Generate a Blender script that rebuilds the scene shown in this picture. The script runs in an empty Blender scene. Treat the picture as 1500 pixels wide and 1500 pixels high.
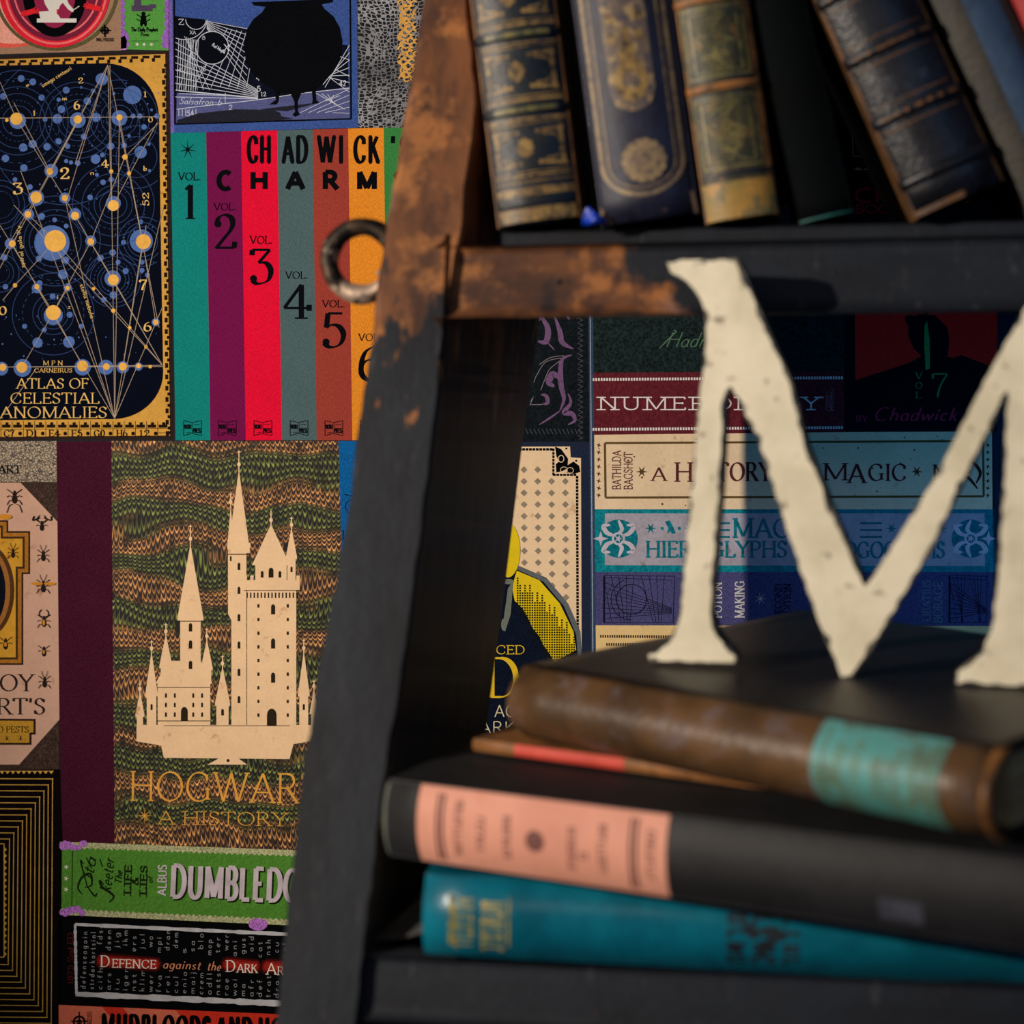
import bpy, bmesh, math, random
from mathutils import Vector, Matrix
from mathutils.geometry import tessellate_polygon
random.seed(7)
S = bpy.context.scene
COL = S.collection
PI = math.pi
R_ = math.radians

# ------------------------------------------------------------------ camera
F = 2400.0; PX, PY = 750.0, 540.0          # focal length and principal point for a 1500 px frame
YAW = R_(8.5); ROLL = -0.0087
cd = bpy.data.cameras.new('camera'); cam = bpy.data.objects.new('camera', cd); COL.objects.link(cam)
CAMP = Vector((0, -1.7*math.cos(YAW), 1.45))
RM = Matrix.Rotation(YAW, 3, 'Z') @ Matrix.Rotation(PI/2, 3, 'X') @ Matrix.Rotation(ROLL, 3, 'Z')
cam.matrix_world = Matrix.Translation(CAMP) @ RM.to_4x4()
cd.sensor_width = 36; cd.sensor_fit = 'HORIZONTAL'; cd.lens = F/1500*36
cd.shift_y = -(750-PY)/1500
cd.clip_start = 0.05
cd.dof.use_dof = True; cd.dof.focus_distance = 1.69; cd.dof.aperture_fstop = 3.6
S.camera = cam

def ray(px, py): return RM @ Vector(((px-PX)/F, -(py-PY)/F, -1))
def W(px, py, s=0.0):                      # the point seen at a pixel on the plane s metres in front of the wall
    r = ray(px, py); t = (-s-CAMP.y)/r.y
    return CAMP + r*t
def PZ(px, py, z): return CAMP + ray(px, py)*z

# ------------------------------------------------------------------ world, lights, exposure
w = bpy.data.worlds.new('world'); S.world = w; w.use_nodes = True
w.node_tree.nodes['Background'].inputs[0].default_value = (0.50, 0.62, 1.0, 1)
w.node_tree.nodes['Background'].inputs[1].default_value = 0.045
S.view_settings.view_transform = 'Standard'; S.view_settings.look = 'None'
S.view_settings.gamma = 1; S.view_settings.use_curve_mapping = False
S.view_settings.exposure = 0.0
S.cycles.use_denoising = True
S.cycles.max_bounces = 5

def lamp(name, loc, target, power, col, size, kind='AREA', sy=None):
    d = bpy.data.lights.new(name, kind); d.energy = power; d.color = col
    if kind == 'AREA':
        d.shape = 'RECTANGLE'; d.size = size; d.size_y = sy or size
    else: d.shadow_soft_size = size
    o = bpy.data.objects.new(name, d); COL.objects.link(o); o.location = loc
    o.rotation_euler = (Vector(target)-Vector(loc)).to_track_quat('-Z', 'Y').to_euler()
    return o
edge = W(760, 700, 0.215)-Vector((.016, 0, 0)); hit = W(1092, 700, 0.0)
kd = (hit-edge); kd.z = -math.hypot(kd.x, kd.y)*0.24; kd.normalize()
kloc = edge - kd*3.2
key = lamp('key_spot', kloc, W(640, 560, 0.3), 462, (1.0, 0.87, 0.73), 0.035, 'SPOT')
key.data.spot_size = R_(38); key.data.spot_blend = 0.9
lamp('front_fill_light', W(500, 300, 0)+Vector((-0.1, -3.0, 0.7)), W(900, 900, 0.5), 5.2, (1.0, 0.88, 0.78), 3.0, sy=0.35)  # added unseen fill, made wide to draw a streak along the teal spine
lamp('blue_front_light', W(1500, 500, 0)+Vector((0.9, -2.6, 0.6)), W(1420, 500, 0.3), 3.0, (0.12, 0.46, 1.0), 0.5)  # weak unseen blue source for the general blue tint
bl = lamp('blue_spot', W(2150, 860, 0.36), W(1180, 770, 0.0), 3.8, (0.05, 0.38, 1.0), 0.04, 'SPOT')
bl.data.spot_size = R_(75); bl.data.spot_blend = 1.0

# ------------------------------------------------------------------ helpers
def lin(c):
    return tuple((x/255/12.92 if x/255 <= 0.04045 else ((x/255+0.055)/1.055)**2.4) for x in c)
def hexc(c): return (*lin(c), 1)

class X:                                    # little expression builder for shader maths
    def __init__(s, t, k): s.t, s.k = t, k
    def _m(s, op, *o):
        n = s.t.nodes.new('ShaderNodeMath'); n.operation = op
        for i, a in enumerate((s,)+o):
            if isinstance(a, X): s.t.links.new(a.k, n.inputs[i])
            else: n.inputs[i].default_value = a
        return X(s.t, n.outputs[0])
    def __add__(s, o): return s._m('ADD', o)
    def __radd__(s, o): return s._m('ADD', o)
    def __sub__(s, o): return s._m('SUBTRACT', o)
    def __mul__(s, o): return s._m('MULTIPLY', o)
    def __rmul__(s, o): return s._m('MULTIPLY', o)
    def abs(s): return s._m('ABSOLUTE')
    def pw(s, o): return s._m('POWER', o)
    def fr(s): return s._m('FRACT')
    def sin(s): return s._m('SINE')
    def fl(s): return s._m('FLOOR')
    def clamp(s):
        r = s._m('ADD', 0.0); r.k.node.use_clamp = True; return r
    def ss(s, a, b):                        # smooth step from a to b
        n = s.t.nodes.new('ShaderNodeMapRange'); n.interpolation_type = 'SMOOTHSTEP'
        s.t.links.new(s.k, n.inputs[0]); n.inputs[1].default_value = a; n.inputs[2].default_value = b
        return X(s.t, n.outputs[0])

class Mat:
    def __init__(s, name, rough=0.75, metal=0.0, spec=0.35):
        s.m = bpy.data.materials.new(name); s.m.use_nodes = True
        s.t = s.m.node_tree; s.b = s.t.nodes['Principled BSDF']
        s.b.inputs['Roughness'].default_value = rough; s.b.inputs['Metallic'].default_value = metal
        s.b.inputs['Specular IOR Level'].default_value = spec
        tc = s.t.nodes.new('ShaderNodeTexCoord'); s.co = tc.outputs['Object']
        sp = s.t.nodes.new('ShaderNodeSeparateXYZ'); s.t.links.new(s.co, sp.inputs[0])
        s.x, s.y, s.z = (X(s.t, sp.outputs[i]) for i in range(3))
    def comb(s, x, y, z):
        n = s.t.nodes.new('ShaderNodeCombineXYZ')
        for i, a in enumerate((x, y, z)):
            if isinstance(a, X): s.t.links.new(a.k, n.inputs[i])
            else: n.inputs[i].default_value = a
        return n.outputs[0]
    def noise(s, scale, detail=3, rough=0.5, vec=None):
        n = s.t.nodes.new('ShaderNodeTexNoise'); s.t.links.new(vec or s.co, n.inputs['Vector'])
        n.inputs['Scale'].default_value = scale; n.inputs['Detail'].default_value = detail
        n.inputs['Roughness'].default_value = rough
        return X(s.t, n.outputs[0])
    def voro(s, scale, feature='F1', vec=None):
        n = s.t.nodes.new('ShaderNodeTexVoronoi'); n.feature = feature
        s.t.links.new(vec or s.co, n.inputs['Vector']); n.inputs['Scale'].default_value = scale
        return X(s.t, n.outputs['Distance'])
    def col(s, c):
        n = s.t.nodes.new('ShaderNodeRGB'); n.outputs[0].default_value = hexc(c); return n.outputs[0]
    def mix(s, fac, a, b, blend='MIX'):
        n = s.t.nodes.new('ShaderNodeMix'); n.data_type = 'RGBA'; n.blend_type = blend
        i = [k for k in n.inputs if k.enabled]
        if isinstance(fac, X): s.t.links.new(fac.k, i[0])
        else: i[0].default_value = fac
        for k, v in ((1, a), (2, b)):
            if isinstance(v, tuple): i[k].default_value = hexc(v)
            else: s.t.links.new(v, i[k])
        return [k for k in n.outputs if k.enabled][0]
    def scale(s, c, fac):                   # multiply a colour by a number
        n = s.t.nodes.new('ShaderNodeVectorMath'); n.operation = 'SCALE'
        if isinstance(c, tuple): c = s.col(c)
        s.t.links.new(c, n.inputs[0]); s.t.links.new(fac.k, n.inputs['Scale'])
        return n.outputs[0]
    def done(s, c, bump=None, strength=0.3, dist=0.001):
        if isinstance(c, tuple): s.b.inputs['Base Color'].default_value = hexc(c)
        else: s.t.links.new(c, s.b.inputs['Base Color'])
        if bump is not None:
            n = s.t.nodes.new('ShaderNodeBump'); n.inputs['Strength'].default_value = strength
            n.inputs['Distance'].default_value = dist
            s.t.links.new(bump.k, n.inputs['Height']); s.t.links.new(n.outputs[0], s.b.inputs['Normal'])
        return s.m

_pm = {}
def paper(c, amt=0.16, kind='cloth'):       # a printed colour with the grain of the wallpaper
    key_ = (c, amt, kind)
    if key_ in _pm: return _pm[key_]
    M = Mat('print_%s' % kind, 0.8 if kind != 'foil' else 0.5, spec=0.02 if kind != 'foil' else .12)
    if kind == 'cloth':
        a = M.noise(900, 1, 0.5); v1 = M.comb(M.x*260, M.y, M.z*2600); v2 = M.comb(M.x*2600, M.y, M.z*260)
        t1 = M.noise(1, 2, 0.6, v1); t2 = M.noise(1, 2, 0.6, v2)
        g = (a*0.8+t1*0.8+t2*0.8-1.2)
        big = M.noise(22, 3)-0.5
        f = g*(amt*7)+big*(amt*1.2)+1.0
        m = M.done(M.scale(c, f), t1+t2, 0.12, 0.0005)
    elif kind == 'aged':
        big = M.noise(30, 5, 0.65)-0.5; sp = M.noise(260, 2)
        f = big*(amt*3)+(sp-0.5)*(amt*1.6)+1.0
        stain = M.noise(55, 4, 0.6).ss(0.60, 0.72)*0.55
        m = M.done(M.mix(stain, M.scale(c, f), tuple(int(k*q) for k, q in zip(c, (0.72, 0.55, 0.45)))))
    elif kind == 'leather':
        v = M.voro(330); n = M.noise(120, 4, 0.7)
        m = M.done(M.scale(c, (v-0.45)*amt*3+(n-0.5)*amt*4+1.0), v+n, 0.5, 0.001)
    elif kind == 'foil':
        n = M.noise(60, 4, 0.6)
        m = M.done(M.scale(c, (n-0.5)*amt*4+1.0))
    else:
        n = M.noise(800, 2)
        m = M.done(M.scale(c, (n-0.5)*amt*4+1.0))
    _pm[key_] = m
    return m

def link(o, parent=None):
    COL.objects.link(o)
    if parent: o.parent = parent
    return o
def tag(o, label=None, cat=None, group=None, kind=None):
    if label: o['label'] = label
    if cat: o['category'] = cat
    if group: o['group'] = group
    if kind: o['kind'] = kind
    return o
def empty(name, loc, label, cat, group=None):
    o = bpy.data.objects.new(name, None); link(o); o.location = loc; o.empty_display_size = 0.02
    return tag(o, label, cat, group)
def mesh(name, vs, fs, m, parent=None, off=None, smooth=False):
    if off is not None: vs = [Vector(v)-off for v in vs]
    d = bpy.data.meshes.new(name); d.from_pydata([tuple(v) for v in vs], [], fs)
    bm = bmesh.new(); bm.from_mesh(d)
    bmesh.ops.recalc_face_normals(bm, faces=bm.faces); bm.to_mesh(d); bm.free()
    d.materials.append(m)
    if smooth: d.polygons.foreach_set('use_smooth', [True]*len(d.polygons))
    return link(bpy.data.objects.new(name, d), parent)

# ------------------------------------------------------------------ drawn alphabet (each glyph: width, strokes)
# L both ends serifed, B start serifed, D plain, E elliptic arc cx,cy,rx,ry,from,to
GL = {
'A': (.86, 'B.06,0 .43,1;B.80,0 .43,1;D.19,.34 .67,.34'),
'B': (.70, 'L.12,0 .12,1;D.12,1 .36,1;E.36,.76,.22,.24,90,-90;D.12,.52 .36,.52;E.36,.26,.27,.26,90,-90;D.12,0 .36,0'),
'C': (.86, 'E.47,.5,.40,.5,50,310;T.73,.93 .75,.70;T.75,.28 .73,.1'),
'D': (.86, 'L.12,0 .12,1;D.12,1 .36,1;E.36,.5,.42,.5,90,-90;D.12,0 .36,0'),
'E': (.66, 'L.12,0 .12,1;D.12,1 .58,1;D.12,.52 .48,.52;D.12,0 .60,0;T.58,1 .58,.84;T.60,0 .60,.17;T.48,.44 .48,.60'),
'F': (.62, 'L.12,0 .12,1;D.12,1 .56,1;D.12,.52 .46,.52;T.56,1 .56,.84;T.46,.44 .46,.60'),
'G': (.92, 'E.47,.5,.40,.5,50,315;L.77,.08 .77,.42;T.73,.93 .75,.72'),
'H': (.88, 'L.13,0 .13,1;L.75,0 .75,1;D.13,.52 .75,.52'),
'I': (.34, 'L.17,0 .17,1'),
'J': (.44, 'L.27,1 .27,.15;E.12,.15,.15,.2,0,-100'),
'K': (.80, 'L.13,0 .13,1;D.13,.42 .66,1;B.74,0 .32,.62'),
'L': (.64, 'L.12,0 .12,1;D.12,0 .58,0;T.58,0 .58,.2'),
'M': (1.08, 'L.14,0 .14,1;D.14,1 .54,.05;D.54,.05 .94,1;L.94,1 .94,0'),
'N': (.90, 'L.14,0 .14,1;D.14,1 .76,0;L.76,0 .76,1'),
'O': (.94, 'E.47,.5,.41,.5,0,360'),
'P': (.68, 'L.12,0 .12,1;D.12,1 .36,1;E.36,.74,.25,.26,90,-90;D.12,.48 .36,.48'),
'Q': (.94, 'E.47,.5,.41,.5,0,360;D.5,.2 .85,-.15'),
'R': (.78, 'L.12,0 .12,1;D.12,1 .36,1;E.36,.75,.23,.25,90,-90;D.12,.5 .36,.5;B.72,0 .36,.5'),
'S': (.60, 'P.50,.84 .40,.96 .28,1 .15,.93 .09,.78 .13,.64 .28,.54 .42,.45 .51,.32 .49,.14 .38,.03 .26,0 .14,.04 .07,.15;T.50,.96 .51,.76;T.07,.02 .06,.24'),
'T': (.76, 'L.38,0 .38,1;D.04,1 .72,1;T.04,1 .04,.82;T.72,1 .72,.82'),
'U': (.84, 'P.13,1 .13,.34 .17,.15 .28,.03 .42,0 .56,.03 .67,.15 .71,.34 .71,1;S.13,1;S.71,1'),
'V': (.84, 'B.06,1 .42,0;B.78,1 .42,0'),
'W': (1.2, 'B.05,1 .34,0;D.34,0 .60,1;D.60,1 .86,0;B1.15,1 .86,0'),
'X': (.78, 'L.08,0 .70,1;L.08,1 .70,0'),
'Y': (.78, 'B.05,1 .39,.5;B.73,1 .39,.5;B.39,0 .39,.5'),
'Z': (.70, 'D.08,1 .62,1;D.62,1 .08,0;D.08,0 .64,0;T.08,1 .08,.84;T.64,0 .64,.17'),
'0': (.70, 'E.35,.5,.27,.5,0,360'),
'1': (.44, 'B.24,0 .24,1;D.24,1 .06,.86'),
'2': (.68, 'P.11,.74 .15,.90 .26,.99 .38,1 .52,.92 .56,.76 .50,.56 .30,.30 .08,.02;D.08,.04 .60,.04;T.60,.04 .62,.22;K.14,.74,.07'),
'3': (.66, 'D.10,.98 .56,.98;D.56,.98 .26,.60;P.26,.60 .44,.60 .56,.46 .58,.28 .50,.08 .34,0 .20,0 .09,.10;K.13,.14,.07;T.10,.98 .09,.82'),
'4': (.72, 'B.48,0 .48,1;D.48,1 .04,.30;D.04,.30 .68,.30;T.68,.22 .68,.4'),
'5': (.64, 'D.18,.98 .54,.98;D.18,.98 .14,.56;P.14,.56 .26,.64 .42,.62 .54,.48 .57,.30 .50,.10 .36,0 .20,0 .08,.12;K.13,.14,.07'),
'6': (.68, 'E.35,.30,.26,.30,0,360;P.09,.32 .12,.60 .24,.86 .48,1'),
'7': (.64, 'D.06,.98 .58,.98;P.58,.98 .36,.55 .26,.2 .24,0;T.06,.98 .06,.78'),
'8': (.66, 'E.33,.26,.26,.26,0,360;E.33,.76,.21,.24,0,360'),
'9': (.68, 'E.33,.68,.25,.31,0,360;P.58,.68 .55,.40 .42,.14 .2,0'),
'.': (.26, 'K.13,.06,.075'), ',': (.26, 'K.13,.06,.07;D.15,.05 .07,-.14'),
"'": (.22, 'D.11,1.02 .09,.74'), '-': (.46, 'D.06,.40 .40,.40'),
'&': (.9, 'P.84,0 .30,.72 .30,.90 .42,1 .55,.90 .52,.74 .16,.42 .10,.18 .26,0 .48,.02 .70,.30 .74,.46'),
'a': (.54, 'E.26,.26,.19,.26,0,360;P.46,.52 .46,.1 .53,0'),
'b': (.56, 'D.1,1 .1,0;E.30,.27,.20,.27,0,360'),
'c': (.48, 'E.27,.27,.19,.27,50,310'),
'd': (.56, 'E.26,.27,.19,.27,0,360;D.46,1 .46,0'),
'e': (.50, 'D.09,.29 .43,.29;E.26,.27,.18,.27,0,310'),
'f': (.36, 'P.36,.92 .27,1 .18,.9 .16,.6 .16,0;D.02,.54 .32,.54'),
'g': (.54, 'E.26,.27,.19,.27,0,360;P.46,.54 .46,-.12 .34,-.3 .12,-.24'),
'h': (.56, 'D.1,1 .1,0;P.1,.34 .24,.53 .40,.50 .46,.34 .46,0'),
'i': (.24, 'D.12,.54 .12,0;K.12,.78,.055'),
'j': (.26, 'P.16,.54 .16,-.16 .02,-.28;K.16,.78,.055'),
'k': (.52, 'D.1,1 .1,0;D.1,.22 .42,.54;D.22,.34 .46,0'),
'l': (.24, 'D.12,1 .12,0'),
'm': (.82, 'D.1,.54 .1,0;P.1,.36 .22,.53 .36,.5 .41,.34 .41,0;P.41,.36 .53,.53 .67,.5 .72,.34 .72,0'),
'n': (.56, 'D.1,.54 .1,0;P.1,.36 .24,.53 .40,.5 .46,.34 .46,0'),
'o': (.54, 'E.27,.27,.20,.27,0,360'),
'p': (.56, 'D.1,.54 .1,-.32;E.30,.27,.20,.27,0,360'),
'q': (.56, 'E.26,.27,.19,.27,0,360;D.46,.54 .46,-.32'),
'r': (.40, 'D.1,.54 .1,0;P.1,.32 .2,.5 .36,.52'),
's': (.42, 'P.35,.47 .22,.54 .10,.47 .10,.36 .32,.2 .34,.08 .22,0 .07,.07'),
't': (.36, 'P.16,.78 .16,.12 .24,0 .34,.06;D.03,.54 .32,.54'),
'u': (.56, 'P.1,.54 .1,.14 .2,0 .34,.02 .46,.2;D.46,.54 .46,0'),
'v': (.50, 'D.04,.54 .25,0;D.25,0 .46,.54'),
'w': (.76, 'D.04,.54 .2,0;D.2,0 .38,.5;D.38,.5 .56,0;D.56,0 .72,.54'),
'x': (.50, 'D.06,.54 .44,0;D.06,0 .44,.54'),
'y': (.50, 'D.04,.54 .25,0;D.46,.54 .16,-.3'),
'z': (.48, 'D.07,.54 .41,.54;D.41,.54 .07,0;D.07,0 .43,0'),
}

class Draw:                                  # collects flat shapes given in 2-D and maps them onto a surface
    def __init__(s, fn, flat=False): s.fn = fn; s.v = []; s.f = []; s.flat = flat; s.cut = []
    def poly(s, pts):
        n = len(s.v); s.cut.append(n); s.v += [tuple(p) for p in pts]
        if len(pts) <= 3: s.f.append(tuple(range(n, n+len(pts)))); return
        for t in tessellate_polygon([[Vector((p[0], p[1], 0)) for p in pts]]): s.f.append(tuple(n+i for i in t))
    def rect(s, x0, y0, x1, y1, nx=1, ny=1):
        s.cut.append(len(s.v))
        for i in range(nx):
            for j in range(ny):
                a, b = x0+(x1-x0)*i/nx, x0+(x1-x0)*(i+1)/nx; c, d = y0+(y1-y0)*j/ny, y0+(y1-y0)*(j+1)/ny
                n = len(s.v); s.v += [(a, c), (b, c), (b, d), (a, d)]; s.f.append((n, n+1, n+2, n+3))
    def strip(s, pts, ws):
        L, Rr = [], []
        for i, p in enumerate(pts):
            a = pts[max(i-1, 0)]; b = pts[min(i+1, len(pts)-1)]
            dx, dy = b[0]-a[0], b[1]-a[1]; l = math.hypot(dx, dy) or 1
            h = ws[i]/2; L.append((p[0]-dy/l*h, p[1]+dx/l*h)); Rr.append((p[0]+dy/l*h, p[1]-dx/l*h))
        n = len(s.v); s.cut.append(n); k = len(pts); s.v += L+Rr
        for i in range(k-1): s.f.append((n+i, n+i+1, n+k+i+1, n+k+i))
    def line(s, x0, y0, x1, y1, w=1): s.strip([(x0, y0), (x1, y1)], [w, w])
    def path(s, pts, w=1, closed=False):
        if closed: pts = list(pts)+[pts[0]]
        for a, b in zip(pts, pts[1:]): s.strip([a, b], [w, w])
    def curve(s, pts, w0, w1=None, n=8):     # smooth catmull curve, width swelling in the middle when w1 given
        out = []
        P = [pts[0]]+list(pts)+[pts[-1]]
        for i in range(1, len(P)-2):
            for k in range(n):
                t = k/n; a, b, c, d = P[i-1], P[i], P[i+1], P[i+2]
                out.append(tuple(0.5*((2*b[j])+(-a[j]+c[j])*t+(2*a[j]-5*b[j]+4*c[j]-d[j])*t*t+(-a[j]+3*b[j]-3*c[j]+d[j])*t**3) for j in (0, 1)))
        out.append(tuple(pts[-1])); m = len(out)-1
        s.strip(out, [w0 if w1 is None else w0+(w1-w0)*math.sin(PI*i/m) for i in range(m+1)])
    def ell(s, cx, cy, rx, ry=None, n=20, a0=0, a1=360):
        ry = ry or rx
        s.poly([(cx+rx*math.cos(R_(a0+(a1-a0)*i/n)), cy+ry*math.sin(R_(a0+(a1-a0)*i/n))) for i in range(n+(0 if a1-a0 == 360 else 1))])
    def ring(s, cx, cy, r, w=1, ry=None, n=36, a0=0, a1=360, dash=0):
        ry = ry or r
        P = [(cx+r*math.cos(R_(a0+(a1-a0)*i/n)), cy+ry*math.sin(R_(a0+(a1-a0)*i/n))) for i in range(n+1)]
        if not dash: s.strip(P, [w]*(n+1))
        else:
            for i in range(0, n, 2): s.strip(P[i:i+2], [w, w])
    def star(s, cx, cy, r, k=8, q=0.22, rot=0):
        s.poly([(cx+(r if i % 2 == 0 else r*q)*math.cos(rot+PI*i/k), cy+(r if i % 2 == 0 else r*q)*math.sin(rot+PI*i/k)) for i in range(2*k)])
    def text(s, t, x, y, h, w=None, thick=.13, thin=.05, serif=.09, sp=.06, slant=0, rot=0, sc=1.0, curve=None, down=True):
        tot = 0; lay = []
        for ch in t:
            if ch == ' ': tot += .36*sc; continue
            g = GL.get(ch)
            if not g: continue
            lay.append((ch, tot)); tot += g[0]*sc+sp
        tot -= sp; fx = (w/(tot*h)) if w else 1.0
        sgn = -1 if down else 1
        cr, sr = math.cos(R_(rot)), math.sin(R_(rot))
        def tr(gx, gy, ox):
            X0 = (ox+gx*sc+gy*slant)*h*fx; Y0 = gy*h
            if curve:
                R0, c0 = curve; ang = c0+X0/R0*57.3; rr = R0+Y0
                return (x+rr*math.sin(R_(ang)), y+sgn*rr*math.cos(R_(ang)))
            if down: return (x+X0*cr+Y0*sr, y+X0*sr-Y0*cr)   # image-like axes, y downwards, rot clockwise
            return (x+X0*cr-Y0*sr, y+X0*sr+Y0*cr)
        def width(dx, dy):
            a = math.atan2(dy, dx*fx)
            return (thin+(thick-thin)*abs(math.sin(a-R_(20)))**1.5)*h
        def seg(P, ox):
            Q = [tr(a, b, ox) for a, b in P]; ws = []
            for i in range(len(P)):
                a, b = P[max(i-1, 0)], P[min(i+1, len(P)-1)]
                ws.append(width(b[0]-a[0], b[1]-a[1]))
            s.strip(Q, ws)
        def flat(cx, cy, ox, vx, vy, l, tk):
            a = tr(cx-vx*l/sc, cy-vy*l, ox); b = tr(cx+vx*l/sc, cy+vy*l, ox); s.strip([a, b], [tk, tk])
        for ch, ox in lay:
            for st in GL[ch][1].split(';'):
                k, body = st[0], st[1:]
                if k == 'E':
                    cx, cy, rx, ry, a0, a1 = map(float, body.split(','))
                    n = 8+int(abs(a1-a0)/22)
                    seg([(cx+rx*math.cos(R_(a0+(a1-a0)*i/n)), cy+ry*math.sin(R_(a0+(a1-a0)*i/n))) for i in range(n+1)], ox)
                    continue
                if k == 'K':
                    cx, cy, r = map(float, body.split(','))
                    r = max(r, thick*.62); c = tr(cx, cy, ox); s.ell(c[0], c[1], r*h*min(1, max(fx, .6)), r*h, 10); continue
                pts = [tuple(map(float, q.split(','))) for q in body.split(' ')]
                if k == 'S':
                    if serif: flat(pts[0][0], pts[0][1], ox, 1, 0, serif+thick/2, thin*h)
                    continue
                if k == 'T':
                    if serif: seg(pts, ox)
                    continue
                if k == 'P':                # smooth
                    out = []; P = [pts[0]]+pts+[pts[-1]]
                    for i in range(1, len(P)-2):
                        for q in range(4):
                            t_ = q/4; a, b, c, d = P[i-1], P[i], P[i+1], P[i+2]
                            out.append(tuple(0.5*((2*b[j])+(-a[j]+c[j])*t_+(2*a[j]-5*b[j]+4*c[j]-d[j])*t_*t_+(-a[j]+3*b[j]-3*c[j]+d[j])*t_**3) for j in (0, 1)))
                    seg(out+[pts[-1]], ox); continue
                # keep straight strokes inside the cap height
                seg(pts, ox)
                if serif and k in 'LB':
                    flat(pts[0][0], pts[0][1], ox, 1, 0, serif+thick/2, thin*h)
                    if k == 'L': flat(pts[-1][0], pts[-1][1], ox, 1, 0, serif+thick/2, thin*h)
        return tot*h*fx
    def out(s, name, m, parent, off=None):
        if not s.v: return None
        vs = [s.fn(*p) for p in s.v]
        if s.flat:                           # overlapping strokes of one print never lie in exactly one plane
            k = -1; cuts = s.cut+[1 << 60]
            for i, v in enumerate(vs):
                while i >= cuts[k+1]: k += 1
                v.y -= (k % 60)*1.6e-6
        if off is not None: vs = [v-off for v in vs]
        d = bpy.data.meshes.new(name); d.from_pydata([tuple(v) for v in vs], [], s.f); d.materials.append(m)
        return link(bpy.data.objects.new(name, d), parent)

# ------------------------------------------------------------------ the wall and its printed paper
wx0, wx1 = W(-420, 700).x, W(2300, 700).x
base = Mat('wall_paint', 0.85); wall_m = base.done(base.scale((14, 13, 20), (base.noise(30)-0.5)*0.5+1.0))
wall = mesh('wall_back', [(wx0, 0, 0), (wx1, 0, 0), (wx1, 0, 2.4), (wx0, 0, 2.4), (wx0, .08, 0), (wx1, .08, 0), (wx1, .08, 2.4), (wx0, .08, 2.4)],
            [(0, 1, 2, 3), (4, 5, 6, 7), (0, 1, 5, 4), (3, 2, 6, 7), (0, 3, 7, 4), (1, 2, 6, 5)], wall_m)
tag(wall, 'wall papered with printed book covers and spines behind the ladder shelf', kind='structure')
LAY = 0.00012
def WD(layer): return Draw(lambda x, y: W(x, y, layer*LAY), True)
def cover(name, label, pts, m):
    d = WD(2); d.poly(pts); o = d.out(name, m, wall); o['label'] = label; return o
P = paper
INK = P((7, 8, 12), .08, 'plain')
GOLD = P((205, 155, 70), .22, 'aged'); GOLDT = P((226, 186, 104), .12, 'foil')
CREAM = P((236, 200, 158), .10, 'aged')
WHITE = P((225, 222, 214), .08, 'plain')

# --- red and tan cover, top left
c = cover('printed_cover', 'tan cover with red and black rings around a white kneeling shape', [(-150, -90), (177, -90), (177, 74), (-150, 84)], P((158, 126, 102)))
d = WD(3); 
def clip_ell(d, cx, cy, rx, ry, ymax=74):     # ellipse cut at the cover's lower edge
    d.poly([(max(-149, min(176, cx+rx*math.cos(R_(a)))), min(ymax+(1-(cx+rx*math.cos(R_(a)))/177)*6, cy+ry*math.sin(R_(a)))) for a in range(0, 360, 6)])
clip_ell(d, 10, -48, 132, 118); d.out('print_shape', P((226, 96, 82)), c)
d = WD(4); clip_ell(d, 20, -60, 128, 124); d.out('print_shape', P((240, 168, 150)), c)
d = WD(5); d.ring(82, -20, 90, 5, 92, 60); d.out('print_shape', P((96, 88, 58)), c)
d = WD(6); clip_ell(d, 80, -18, 82, 88); d.out('print_shape', P((226, 40, 58)), c)
d = WD(7); d.ell(82, -16, 70, 76, 48); d.out('print_shape', P((122, 36, 62)), c)
d = WD(7.5); d.ring(82, -16, 74, 3, 80, 50); d.ring(82, -16, 62, 2.4, 67, 50); d.out('print_line', P((240, 120, 120)), c)
d = WD(8); d.ell(80, -10, 47, 64, 48); d.out('print_shape', INK, c)
d = WD(9); d.ell(80, -14, 31, 55, 40); d.out('print_shape', P((150, 40, 78)), c)
d = WD(10); d.rect(54, 27, 112, 33)
d.poly([(57, 17), (60, 30), (78, 30), (90, 29), (84, 20), (88, 8), (92, 4), (100, 14), (107, 18), (108, 14), (101, 6), (95, -8), (88, -20), (70, -20), (62, -8), (66, 6), (72, 16)])
d.line(104, 17, 116, 9, 1.2); d.out('print_figure', WHITE, c)
d = WD(11); d.poly([(83, 14), (86, 13), (85, 20), (83, 21)])
for hx, hy, sx in ((54, 14, 1), (126, 7, -1)):
    d.poly([(hx-22*sx, hy+3), (hx-8*sx, hy-1), (hx-4*sx, hy-2), (hx-2*sx, hy+5), (hx-10*sx, hy+8), (hx-24*sx, hy+10)])
    for k, (ex, ey) in enumerate(((-1, -4), (3, -1), (4, 2), (2, 5))): d.line(hx-7*sx, hy+1+k*1.2, hx+ex*sx, hy+ey, 1.8)
d.out('print_hand', P((226, 40, 50)), c)
d = WD(11); d.line(153, 36, 153, 54, 1.6); d.line(145, 44.5, 162, 44.5, 1.6); d.ring(153, 44.5, 5, 1.6); d.ring(153, 44.5, 2, 1.4)
d.text('ML PRESS', 141, 60, 4.2, 25, .2, .12, .06); d.out('lettering', INK, c)

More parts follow.
